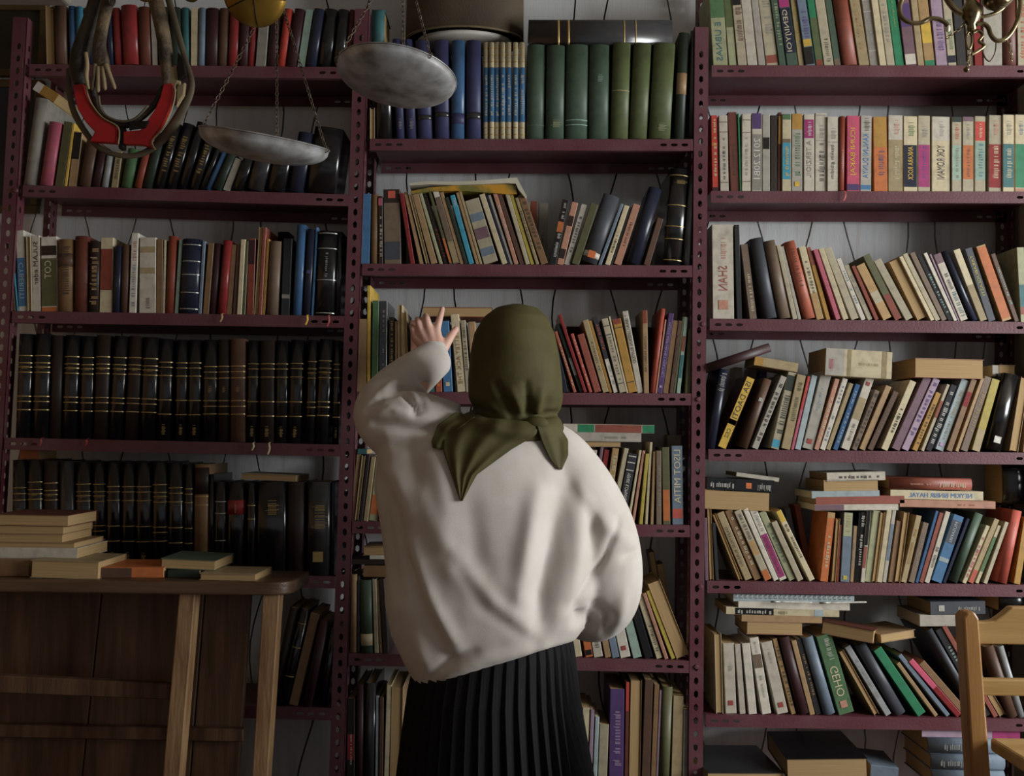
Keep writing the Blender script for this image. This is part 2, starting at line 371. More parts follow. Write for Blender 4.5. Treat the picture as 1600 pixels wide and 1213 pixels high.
def flush_texts():
    bpy.context.view_layer.update(); dg = bpy.context.evaluated_depsgraph_get()
    for t, o, kind, w, h, c, a, b, wid, xoff in TEXTS:
        me = bpy.data.meshes.new_from_object(t.evaluated_get(dg)); me.name = 'title_lettering'
        xs = [v.co.x for v in me.vertices]; ys = [v.co.y for v in me.vertices]
        x0, x1, y0, y1 = min(xs), max(xs), min(ys), max(ys)
        for v in me.vertices: v.co.x = (v.co.x - x0) / (x1 - x0); v.co.y = (v.co.y - y0) / (y1 - y0)
        me.materials.clear(); me.materials.append(ink(c))
        q = link('title_lettering', me, o); L_ = h * (b - a); H = w * wid
        q.matrix_local = Matrix(((0, -H, 0, H / 2 + xoff * w), (0, 0, 1, front_y(kind, w)), (-L_, 0, 0, h * b), (0, 0, 0, 1)))
        cu = t.data; bpy.data.objects.remove(t); bpy.data.curves.remove(cu)
    TEXTS.clear()
ORD = ('first second third fourth fifth sixth seventh eighth ninth tenth eleventh twelfth thirteenth fourteenth fifteenth sixteenth seventeenth eighteenth nineteenth twentieth '
       'twenty-first twenty-second twenty-third twenty-fourth twenty-fifth twenty-sixth twenty-seventh twenty-eighth twenty-ninth thirtieth thirty-first thirty-second thirty-third thirty-fourth thirty-fifth thirty-sixth thirty-seventh thirty-eighth thirty-ninth fortieth forty-first forty-second').split()
BAY = {'L': 'left', 'C': 'middle', 'R': 'right'}; ROWN = 'top second third fourth fifth sixth lowest'.split()
KN = {'p': 'paperback_book', 'h': 'hardcover_book', 'v': 'leather_volume', 'f': 'turned_around_book'}
KW = {'p': 'paperback', 'h': 'hardcover', 'v': 'leather volume', 'f': 'book, pages outward'}
def cname(c): return NAMES.get(c, c)
def build_book(kind, w, h, d, c, toks, label, group):
    """a book at the origin, standing, spine to -y"""
    cov, pg = book_meshes(kind, w, h, d)
    cme = mesh('cover', *cov)
    if kind in ('h', 'v'):
        for i in range(2, 8): cme.polygons[4 * i].use_smooth = True
    o = link(KN[kind], cme, None, bmat(c)); tag(o, label, 'book', group)
    link('page_block', mesh('page_block', *pg), o, M_PAGES2 if c in ('white', 'paleblue', 'cyan', 'palegrey') else M_PAGES)
    for tk in toks:
        k, rest = tk[0], tk[1:].split(',')
        if k == 'L':                     # a field of another colour: Lcolour,a,b
            link('spine_field', smooth_front(mesh('spine_field', *band_mesh(kind, w, h * float(rest[1]), h * float(rest[2]), 0.0004)), kind), o, bmat(rest[0]) if rest[0] != 'gold' else ink('gold'))
        elif k == 'B':                   # narrow bands: Bcolour,a,b,c...
            for z in rest[1:]:
                z = float(z) * h
                link('spine_band', mesh('spine_band', *band_mesh(kind, w, z - 0.0011, z + 0.0011, 0.0007)), o, ink(rest[0]))
        elif k == 'T':                   # worn unreadable title: Tcolour[,a,b,wid]
            lettering(o, kind, w, h, rest[0], *[float(v) for v in rest[1:]])
        elif k == 'W':                   # readable: Wcolour,TEXT,a,b,wid[,xoff]
            real_text(o, kind, w, h, rest[1].replace('_', ' '), rest[0], *[float(v) for v in rest[2:]])
        elif k == 'Q':                   # small square mark: Qcolour,z
            z = float(rest[1]) * h; s = w * 0.22
            V, Fc = box(-s, s, front_y(kind, w) - 0.0003, front_y(kind, w) + 0.0006, z - s, z + s); link('spine_mark', mesh('spine_mark', V, Fc), o, ink(rest[0]))
        elif k == 'R':                   # ribbon bookmark over the shelf edge: Rcolour,length
            l = float(rest[1]); x = 0.3 * w; fy = front_y(kind, w) - 0.001
            V, Fc = tube([((x, 0.004, 0.002), .0022), ((x, fy - .009, -.001), .0022), ((x + .002, fy - .012, -l * .5), .0024), ((x - .003, fy - .010, -l), .0022)], 6, 4, flat=0.3, ref=(0, 1, 0)); link('ribbon_bookmark', mesh('ribbon', V, Fc), o, ink(rest[0]))
    return o
def feature(kind, toks):
    for tk in toks:
        k, rest = tk[0], tk[1:].split(',')
        if k == 'W': return ' with bold %s title' % cname(rest[0])
    for tk in toks:
        k, rest = tk[0], tk[1:].split(',')
        if k == 'L':
            a, b = float(rest[1]), float(rest[2])
            return ' with %s %s' % (cname(rest[0]), 'top' if a > .62 and b > .93 else 'patch' if b - a < .35 else 'spine' if b - a > .85 else 'lower spine' if a < .2 else 'upper spine')
    for tk in toks:
        k, rest = tk[0], tk[1:].split(',')
        if k == 'B': return ' with %s bands' % cname(rest[0])
        if k == 'Q': return ' with %s mark' % cname(rest[0])
    for tk in toks:
        k, rest = tk[0], tk[1:].split(',')
        if k == 'T': return ' with %s title' % cname(rest[0])
    return ''
def convex_right(b, z, right=True):
    """x of the right/left boundary of the leaning rectangle at height z"""
    c = b['corners'](); xs = []
    for i in range(4):
        (x0, z0), (x1, z1) = c[i], c[(i + 1) % 4]
        if (z0 - z) * (z1 - z) <= 0 and abs(z1 - z0) > 1e-9: xs.append(x0 + (x1 - x0) * (z - z0) / (z1 - z0))
    return (max(xs) if right else min(xs)) if xs else None
ALLBOOKS = 0
def row(key, specs):
    """specs: list of (crop, lines); each line: l r dx|t... yt colour kind tokens"""
    global ALLBOOKS
    bk = []
    for (x0, y0, s), text in specs:
        for ln in text.strip().splitlines():
            f = ln.split()
            l, r, dx, yt = [float(v) for v in f[:4]]; c, kind = f[4], f[5]; toks = f[6:]
            back = 0.006 + 0.006 * random.random(); dep = None
            for tk in toks:
                if tk[0] == 'Y': back = float(tk[1:])
                if tk[0] == 'D': dep = float(tk[1:])
            toks = [t for t in toks if t[0] not in 'YD']
            A = P(x0 + l * s, 600, back); B = P(x0 + r * s, 600, back)
            # bottom on the shelf
            zb = shelf_z(key, (A.x + B.x) / 2)
            pyb = to_px((0.5 * (A.x + B.x), back, zb))[1]
            A = P(x0 + l * s, pyb, back); B = P(x0 + r * s, pyb, back)
            T = P(x0 + ((l + r) / 2 + dx) * s, y0 + yt * s, back)
            mid = (A + B) / 2; mid.z = zb
            v = T - mid; a = math.atan2(v.x, v.z); h = math.hypot(v.x, v.z); w = (B.x - A.x) * math.cos(a) * 0.99
            b = dict(x=mid.x, z=zb, w=max(w, .004), h=h, a=a, c=c, kind=kind, toks=toks, y=back, d=dep, px=x0 + (l + r) / 2 * s)
            b['lift'] = lambda b=b: abs(b['w'] / 2 * math.sin(b['a']))
            def corners(b=b):
                ca, sa = math.cos(b['a']), math.sin(b['a']); lz = b['z'] + b['lift']()
                return [(b['x'] + u * ca + q * sa, lz - u * sa + q * ca) for u, q in ((-b['w'] / 2, 0), (b['w'] / 2, 0), (b['w'] / 2, b['h']), (-b['w'] / 2, b['h']))]
            b['corners'] = corners; bk.append(b)
    main = [b for b in bk if b['y'] < 0.05]; main.sort(key=lambda b: b['x'])
    for it in range(7):
        for p, q in zip(main, main[1:]):
            cp, cq = p['corners'](), q['corners']()
            z0 = max(min(z for _, z in cp), min(z for _, z in cq)); z1 = min(max(z for _, z in cp), max(z for _, z in cq))
            pen = -1
            for k in range(15):
                z = z0 + 1e-4 + (z1 - z0 - 2e-4) * k / 14
                u, v = convex_right(p, z), convex_right(q, z, False)
                if u is not None and v is not None: pen = max(pen, u - v)
            if pen > 2e-4:
                # first bring the lean of both together, then thin both a little, then push apart
                da = q['a'] - p['a']
                if abs(da) > 0.02: p['a'] += da * 0.22; q['a'] -= da * 0.22
                k = min(pen, 0.10 * (p['w'] + q['w'])); fp = p['w'] / (p['w'] + q['w'])
                p['x'] -= k * fp / 2; p['w'] -= k * fp * .98; q['x'] += k * (1 - fp) / 2; q['w'] -= k * (1 - fp) * .98
                if pen - k > 1e-4: p['x'] -= (pen - k) / 2; q['x'] += (pen - k) / 2
    # keep inside the bay
    sa, sb = SHELF[key]
    bk.sort(key=lambda b: b['px'])
    for n, b in enumerate(bk):
        lean = 'leaning ' if abs(b['a']) > 0.14 else ''
        size = 'slim ' if b['w'] < 0.016 else 'thick ' if b['w'] > 0.036 else ''
        lab = '%s%s%s %s%s, %s from left on %s bay\'s %s shelf' % (size, lean, cname(b['c']), KW[b['kind']], feature(b['kind'], b['toks']), ORD[n] if n <= len(bk) // 2 else ORD[len(bk) - 1 - n], BAY[key[0]], ROWN[int(key[1])])
        if n > len(bk) // 2: lab = lab.replace('from left', 'from right')
        if len(lab.replace(',', ' ').split()) > 16: lab = lab.replace(lean, '', 1) if lean else lab
        if len(lab.split()) > 16: lab = lab.replace(size, '', 1) if size else lab
        d = b['d'] or min(0.176 - b['y'], max(0.095, 0.66 * b['h'] + random.uniform(-.01, .01)))
        o = build_book(b['kind'], b['w'], b['h'], d, b['c'], b['toks'], lab, 'books standing on the %s bay\'s %s shelf' % (BAY[key[0]], ROWN[int(key[1])]))
        o.location = (b['x'], b['y'], b['z'] + b['lift']() + 0.0003); o.rotation_euler = (0, b['a'], 0); ALLBOOKS += 1
def flat(crop, l, t, r, b, c, kind, label, y=0.008, depth=0.13, yaw=0.0, tilt=0.0, toks=(), group=None, zbase=None, pitch=0.0):
    """a lying book: pixel rectangle of its front edge (in crop units)"""
    x0, y0, s = crop
    A = P(x0 + l * s, y0 + b * s, y); B = P(x0 + r * s, y0 + t * s, y); ctr = (A + B) / 2
    hgt = abs(B.x - A.x); th = abs(B.z - A.z)
    if zbase is not None: ctr.z = zbase + th / 2 + 0.0004
    o = build_book(kind, th, hgt, depth, c, toks, label, group)
    R = Matrix.Rotation(math.radians(yaw), 4, 'Z') @ Matrix.Rotation(math.radians(pitch), 4, 'X') @ Matrix.Rotation(math.radians(90 + tilt), 4, 'Y')
    o.matrix_world = Matrix.Translation(ctr) @ R @ Matrix.Translation((0, 0, -hgt / 2))
    return o
cA = (0, 0, .34375); cB = (0, 340, .175); cB2 = (260, 340, .18125); cL3 = (0, 500, .34375); cD = (0, 690, .34375); cE = (0, 880, .35)
cF = (520, 0, .375); cG1 = (550, 270, .175); cG2 = (810, 270, .18125); cH = (540, 430, .3625); cH2 = (860, 470, .15); cI = (540, 620, .3625); cI2 = (880, 650, .1649); cJ = (540, 820, .3625)
cK1 = (1100, 0, .1625); cK = (1090, 0, .31875); cM1 = (1100, 165, .1625); cM2 = (1340, 165, .1625); cN1 = (1100, 340, .1625); cN2 = (1340, 370, .1625)
cO1 = (1100, 520, .1625); cO2 = (1340, 540, .1625); cP1 = (1100, 780, .1625); cP2 = (1340, 780, .1625); cQ = (1090, 910, .31875)
row('L0', [(cA, '''
212 248 -6 25 tan f
252 304 -6 28 brown h
318 350 -8 30 blue h
352 385 -10 33 skyblue h
392 430 -10 38 navy h
432 486 -10 40 charcoal h
490 518 -10 40 navy h
520 558 -16 40 red h
560 632 -12 30 red h
635 688 -8 36 redbrown h
692 716 -10 34 palegrey p
722 770 -6 36 darkbrown h
774 826 -6 38 darkgreen h
830 864 -6 38 teal h
866 896 2 36 cream p
899 930 5 38 steelblue h
932 988 6 40 maroon h
990 1034 8 40 brown h
1036 1080 10 40 red h
1084 1124 12 42 maroon h
1126 1156 16 42 red h
1160 1206 20 44 grey p
1212 1256 24 44 maroon h
1260 1296 34 44 brightred h
1300 1346 40 46 maroon h
1350 1384 40 46 palteal p
1387 1438 42 46 navy h
1441 1508 34 48 black h
1511 1564 24 48 black h
1568 1592 20 46 darkred h
''')])
row('L1', [(cA, '''
106 164 56 452 grey h
180 236 44 560 pink h
248 288 42 556 olive p
290 304 40 562 yellow p
306 346 28 600 tan p Lblack,.5,.98
358 410 36 640 brown h
416 454 32 680 maroon h
460 490 28 690 silver h
504 534 22 690 khaki p Tblack
550 602 32 682 green h
608 640 42 690 rust h
646 690 62 612 darkgreen h
700 744 80 566 black h Tgold
750 800 84 570 black h Tgold
808 850 88 562 black h
856 900 92 590 black h Tgold
904 926 94 640 black h
930 958 80 700 blue h
964 1004 70 700 darkgreen h
1010 1044 60 728 palegrey p
1054 1108 60 700 black h
1114 1200 56 660 charcoal h
1208 1296 52 640 black h
1304 1380 46 610 navy h
1390 1524 40 590 black h
''')])
row('L2', [(cB, '''
104 142 -46 226 taupe f
148 160 -64 192 cyan p
166 240 -28 120 white p Lbluecover,.06,.66 Wpaleblue,CYBERIITI,.16,.60,.6
246 284 -14 166 greycream f
287 364 -12 164 offwhite p Wblack,SULAM_eder,.35,.92,.55
370 514 -6 176 white p Lorange,0,.06 Lolive,.07,.71 Lblack,.75,.88 Wcream,COT,.44,.68,.42,-.08
518 654 2 200 tanbrown h Tdarkbrown,.2,.9,.6 Lbrown,.62,.8
662 786 8 172 redbrown h
792 880 14 216 darkbrown h Ttan,.1,.9,.7
886 1000 14 182 cream p Lrust,.3,.85
1006 1064 22 256 navy h
1074 1140 18 242 brown h
1150 1218 32 140 white p Tsteelblue,.08,.6 Tpink,.65,.9
1228 1388 -2 182 offwhite p Lkhaki,.80,.88 Lkhaki,.52,.6 Tdarkbrown,.06,.2,.3
1392 1448 8 196 tanbrown p
1450 1470 14 202 cream p
1476 1550 30 170 rust h
'''), (cB2, '''
68 100 45 192 palteal p
104 268 30 190 navy v Bsilver,.06,.28,.52,.70,.92
272 300 38 205 steelblue p
312 364 48 222 tanbrown p
370 424 48 225 maroon h
440 510 52 202 red h Rtan,.022
516 562 50 236 tanbrown p
566 602 38 230 brown p
606 648 36 190 cream p
652 680 30 205 olive p
686 750 20 182 rust p Lmaroon,.66,.98
756 784 44 82 khaki f
788 820 42 86 brick p
824 850 44 186 mustard p
856 964 28 208 taupe h
950 1050 10 128 darkbrown h Y.13 D.06
986 1060 26 182 black p Lgrey,.22,.27
1088 1164 40 66 blue h
1176 1238 42 102 navy h Ryellow,.026 Qvioletblue,.5
1247 1266 46 86 bluecover p
1278 1448 24 120 black v Bsilver,.03,.42,.79,.97 Tsilver,.45,.74,.15 Rred,.03
1456 1500 18 125 black h
''')])
BND = 'Bgold,.27,.35,.40,.63,.68,.72,.79 Tgold,.66,.69,.5'
BN1 = 'Bgold,.27,.345,.40,.62,.68,.735 Tgold,.48,.54,.3,3'
BN2 = 'Bgold,.26,.40,.64,.72,.77 Tgold,.06,.16,.3,3'
row('L3', [(cL3, f'''
70 135 18 65 black v {BND}
145 218 15 65 black v {BND} Rred,.02
225 275 12 72 darkbrown v
280 348 17 70 black v {BND}
360 420 12 75 black v {BND} Rred,.018
425 488 15 70 darkbrown v {BND}
492 555 28 75 black v {BND}
565 628 25 75 darkbrown v {BND}
635 705 18 80 black v {BND}
712 775 12 88 black v {BN2}
795 848 6 92 black v {BN2}
855 912 4 92 black v {BN2}
920 985 6 92 black v {BN1}
992 1043 0 90 darkbrown v {BN1}
1048 1115 0 88 brown v {BN1}
1118 1170 10 95 black v {BN2} Rcream,.02
1180 1245 5 95 darkbrown v {BN2} Rcream,.03
1250 1305 5 95 black v {BN2}
1308 1368 15 92 black v {BN2}
1390 1430 12 92 black v {BND}
1432 1490 22 88 black v {BND}
1510 1540 8 95 black v {BN2}
''')])
row('L4', [(cD, f'''
55 120 3 85 black v {BN1}
125 192 0 85 black v {BND}
198 262 0 90 darkbrown v {BND}
270 338 0 92 charcoal v
345 413 0 95 black v {BND}
422 478 0 95 black v {BND}
485 545 0 95 black v {BN2}
553 612 2 95 black v {BN2}
618 690 0 95 black v {BN2}
693 760 2 95 black v {BND}
765 830 0 100 black v {BN2}
838 875 2 105 black v {BN2}
880 945 5 105 tanbrown v Bgold,.62,.70 Ldarkbrown,.72,.97
950 970 3 150 black h
975 1025 3 185 black v Bsilver,.2,.35,.65,.78
1030 1110 5 185 black h Lred,.64,.80 Tgold,.66,.78,.12,3
1125 1160 0 190 black v Bgold,.6,.75
1165 1300 2 185 black h Tgold,.64,.80,.4,3
1305 1385 2 185 darkbrown h
1395 1500 3 185 charcoal h Tgold,.5,.75,.6 Qgold,.2
1505 1520 2 190 navy h
''')])
row('L5', [(cE, '''
1195 1236 100 205 darkbrown h
1242 1282 100 210 black v Bgold,.3,.6,.85
1288 1334 102 232 tanbrown p
1346 1400 84 262 maroon h
1418 1456 44 290 black h
''')])
row('C0', [(cF, f'''
155 174 0 450 cream f
182 252 0 205 black h
262 300 -22 165 violetblue h Tsilver,.1,.2,.4,3
308 350 -20 168 violetblue h Tsilver,.1,.2,.4,3
355 415 -12 172 violetblue h Lcharcoal,.19,.24
425 487 -5 172 violetblue h Lcharcoal,.22,.27
492 548 3 172 blue h Lvioletblue,.15,.26
555 617 0 172 violetblue h Lcharcoal,.2,.27
628 649 0 178 cream v Lbluecover,.18,.74 Bgold,.05,.12,.80,.87,.94 Tcream,.24,.66
651 672 0 178 cream v Lbluecover,.18,.74 Bgold,.05,.12,.80,.87,.94 Tcream,.24,.66
674 695 0 178 cream v Lbluecover,.18,.74 Bgold,.05,.12,.80,.87,.94 Tcream,.24,.66
697 718 0 178 cream v Lbluecover,.18,.74 Bgold,.05,.12,.80,.87,.94 Tcream,.24,.66
721 745 0 178 cream v Lbluecover,.18,.74 Bgold,.05,.12,.80,.87,.94 Tcream,.24,.66
750 772 0 178 cream v Lbluecover,.18,.74 Bgold,.05,.12,.80,.87,.94 Tcream,.24,.66
776 800 0 178 cream v Lbluecover,.18,.74 Bgold,.05,.12,.80,.87,.94 Tcream,.24,.66
806 880 4 190 sagegreen h Bsagegreen,.15
886 963 5 193 sagegreen h Tpalegreen,.12,.2,.5,3
968 1060 5 190 sagegreen h Bpalteal,.15,.2
1064 1148 5 190 sagegreen h Tpalteal,.6,.68,.3,3
1156 1230 12 183 mossgreen h Bkhaki,.5
1234 1308 20 187 mossgreen h
1316 1406 22 185 mossgreen h Tpalegreen,.08,.16,.4,3
1424 1470 26 140 darkgreen h Ltan,.42,.62
1478 1504 4 130 charcoal h
''')])
row('C1', [(cG1, '''
80 158 18 190 bluecover p
166 230 4 195 tanbrown h
236 276 -3 210 darkbrown p Lpink,.86,.97 Tcream,.1,.7
288 438 -10 152 taupe p Ldarkbrown,.82,1 Lslate,.06,.3 Qcoral,.93
522 560 -100 190 red p
606 646 -138 176 tan p
655 690 -160 190 cream f
700 770 -170 200 tan p
776 814 -188 182 palegreen p
822 864 -195 202 darkbrown p Trust,.1,.5
870 896 -192 166 olive p Lorange,.02,.35
902 960 -188 160 taupe p Lwhite,.9,1 Lkhaki,.02,.3
966 1000 -185 180 tan p
1004 1036 -175 226 darkgreen p
1044 1090 -172 208 cyan p Twhite,.85,.95,.6,3
1106 1136 -180 182 tan p
1140 1164 -200 128 khaki p
1172 1308 -172 258 greycream p Lsteelblue,.12,.24 Lmauve,.38,.55 Lsteelblue,.66,.78
1338 1390 -205 200 cream p
1394 1414 -200 202 navy p
1416 1440 -202 205 palegrey p
1448 1490 -200 166 salmon p Twhite,.3,.8
1494 1540 -205 190 brown p
'''), (cG2, '''
62 100 -180 180 greycream p
105 142 -185 176 limeyellow p
146 182 -182 220 khaki p Tdarkbrown
190 258 -205 200 tanbrown p Tdarkbrown,.2,.9
42 92 10 256 greycream p Y.15 D.055
96 152 10 246 terracotta p Y.15 D.055
158 236 20 264 palegrey p Y.15 D.055 Tcharcoal,.3,.55,.25
266 324 112 240 black p Lorange,.5,.66 Twhite,.1,.48 Twhite,.7,.95
330 386 130 262 salmon p Ldarkbrown,.1,.25 Ldarkbrown,.62,.78
390 440 152 280 palegrey p Tcharcoal,.2,.8
455 524 168 278 olive p
530 682 198 222 slate h Lwhite,.08,.16 Qorange,.12
686 716 192 272 steelblue p
744 790 168 290 cream p Tblack,.2,.5
794 816 165 300 charcoal p
822 886 168 282 salmon p Tdarkbrown,.3,.7,.3
922 1042 200 152 navy h
1078 1132 120 400 brown p
1246 1408 66 -22 black v Bgold,.05,.27,.40,.62,.93 Tgold,.84,.88,.6,3
1414 1486 60 10 charcoal h
''')])
row('C2', [(cH, '''
40 88 5 190 tan p
91 106 2 46 yellow p
110 138 6 110 green p
142 176 4 112 charcoal p Tgrey,.1,.9,.3
184 208 2 182 darkbrown p Tgold,.4,.95
212 226 0 200 tan p
228 248 -4 126 cream f
251 272 -10 160 khaki f
282 328 -4 196 salmon p
334 360 -4 210 offwhite p
364 384 -8 240 teal p
388 416 -8 260 terracotta p Qorange,.12
424 468 -12 200 bluecover p Qcream,.11
476 516 -36 172 cream p Wtanbrown,YETTEY_ACK_THE,.1,.78,.5
519 540 -24 196 greycream p Tdarkbrown,.3,.9,.6
543 572 -14 202 tan p
'''), (cH2, '''
150 206 -95 500 navy p
232 272 -212 330 terracotta p Tcream,.1,.8
294 340 -258 250 darkgreen p Lgrey,.25,.5
346 382 -268 150 red p
404 438 -196 350 coral p Tcream,.1,.9
456 530 -180 360 brick p
546 610 -215 212 khaki p Tdarkbrown,.3,.7,.3
614 646 -218 216 mustard p
656 706 -220 172 charcoal p Lwhite,0,.44 Wcoral,YENI_OKUL,.55,.9,.5 Tcharcoal,.1,.35
720 790 -192 196 greycream p Tcharcoal,.15,.75,.3 Bcharcoal,.12,.78,.9
793 810 -188 166 cream p
816 904 -172 200 mustard p Lrust,.93,1 Bdarkbrown,.14,.88
906 968 -160 115 offwhite p Wblack,*_IBRA/USSEBIN_RUMUD,.36,.95,.55
974 1026 -18 100 tan p Lrust,.84,1 Wdarkbrown,LIONA_NISANTAR,.25,.68,.45
1040 1090 108 86 coral h
1093 1108 100 200 salmon p
1110 1166 122 136 purple p Wlilac,MUSTA_ARIF_HIKMET_MEKTUBU,.2,.88,.45 Qlilac,.08
1170 1230 106 212 tanbrown p
1236 1280 96 212 brown p Tdarkbrown
1284 1308 100 172 olive p
1314 1364 98 176 palteal p Lteal,.2,.5 Lbrick,.55,.75
1378 1448 28 300 olive p
''')])
row('C3', [(cI, '''
18 36 30 250 tan p
39 54 32 254 cream f
57 72 34 250 darkbrown p
76 96 34 262 khaki p
100 138 34 262 palegreen p Lorange,.1,.4
142 176 34 280 orange p Lyellow,.3,.6
'''), (cI2, '''
120 178 66 312 rust p
190 250 72 326 offwhite p Tcharcoal,.4,.9
256 286 98 292 mauve p
292 342 98 326 red p Tdarkred,.2,.8
368 430 98 312 kraft p Tcream,.1,.9,.8
438 482 140 312 greycream p
500 582 120 366 charcoal p Wwhite,YENIK_KOMANDAN,.24,.72,.42 Bwhite,.76,.87,.96
618 646 125 330 cream p
650 690 122 336 salmon p
706 756 50 360 limeyellow p
762 800 42 250 cream p
808 846 22 340 tan p
874 930 -4 332 taupe p Tgrey
985 1120 0 182 taupe p Y.13 D.06
944 1016 -16 300 olive p Lorange,.05,.45
1034 1138 -10 286 steelblue p Wcream,LISOT_MITIA,.27,.95,.62 Lcoral,.08,.2
''')])
row('C4', [(cJ, '''
20 47 2 215 tan h
50 62 0 222 black p
66 118 -4 240 sagegreen h Lcream,.1,.26
124 144 -12 236 greycream p
147 160 -16 240 tan p
162 186 -20 236 darkbrown p
980 1020 -38 330 cream p
1034 1066 -40 320 orange p Lblack,.03,.12
1070 1110 -44 320 offwhite p Tcharcoal,.15,.6
1118 1146 -46 330 tan p
1149 1180 -48 330 steelblue p
1184 1230 -52 330 white p Qred,.16
1238 1282 -62 320 palteal p
1286 1332 -80 300 black p
1336 1372 -92 300 cream p Tblack,.1,.5
1374 1396 -98 300 salmon p
1398 1420 -112 290 limeyellow p
1424 1486 -128 256 kraft f
1372 1396 -66 118 taupe f Y.15 D.06
1402 1430 -62 170 tan f Y.15 D.06
''')])
row('C5', [(cJ, '''
5 38 2 750 black p Lred,.35,.62 Twhite,.3,.62,.25
44 74 4 690 maroon h
80 124 8 682 charcoal h
127 140 4 740 paleblue p
143 160 4 745 brown p
163 184 14 692 cream p
188 238 10 700 tan f
1008 1038 14 790 cream p
1042 1058 14 800 lilac p
1062 1080 14 830 paleblue p
1084 1126 14 862 greycream p
1130 1196 2 710 purple p Tlilac,.3,.8
1200 1216 8 680 redbrown p Lbrightred,.75,1
1219 1268 10 672 tanbrown f
1272 1308 18 670 brown p
1311 1332 20 690 tanbrown p
1334 1344 20 715 lilac p
1347 1394 22 700 olive h
1397 1446 10 740 khaki p
1450 1474 6 800 grey p
''')])
row('R0', [(cK1, '''
88 232 -46 -110 palegreen p Lgreen,.62,1 Wteal,E_UBNAS,.07,.56,.4
240 316 -60 -110 palegreen p Lmossgreen,.5,1
326 414 -72 -110 greycream p Tdarkred,.3,.75,.7 Lblack,.78,.86
420 515 -78 -110 offwhite p
525 592 -86 -110 palegrey p
602 718 -96 -110 greycream p Lbrick,.04,.14 Tgrey,.4,.9,.7
724 790 -98 -110 sagegreen p Tpalegreen
800 905 -104 -110 sagegreen p Lnavy,.16,.74 Lmagenta,.75,.97 Wcream,GENI/JYOI,.18,.72,.6
912 970 -96 -110 khaki p Tlimeyellow
976 1070 -108 -110 steelblue p Lblack,.02,.24 Lyellow,.25,.34 Tpurple,.35,.7,.6
1080 1150 -106 -110 emerald p Lmossgreen,.1,.62 Lrust,.0,.09
1156 1250 -108 -110 greycream p Tcharcoal,.05,.35,.4
1256 1320 -110 -110 sagegreen p Ltaupe,.0,.1
1332 1480 -112 -110 brick h
1492 1590 -112 -110 khaki p Ttan,.2,.8,.5
'''), (cK, '''
846 890 -50 -55 grey p Bpalegrey,.2,.7,.85 Tpalegrey,.3,.6,.3
893 926 -50 -55 cream p
929 968 -50 -55 greycream p Tgrey,.3,.8
971 1015 -52 -55 emerald p Tlimeyellow,.5,.9,.15
1020 1075 -46 -55 mauve p Lwhite,.02,.15 Lpurple,.5,.8
1080 1112 -42 -55 khaki p
1115 1166 -44 -55 kraft p Lemerald,.0,.08 Lyellow,.3,.55
1170 1226 -36 -55 lilac p Tpurple,.2,.6,.6
1229 1270 -34 -55 greycream p Lnavy,.05,.14 Tgreen,.2,.6,.5
1273 1320 -28 -55 charcoal p
1324 1356 -24 -55 taupe p
1359 1398 -18 -55 red p
1402 1494 -4 -55 palegrey p
1499 1564 -6 -55 redbrown h
1570 1622 -6 -55 greycream p Tcoral,.1,.8
''')])
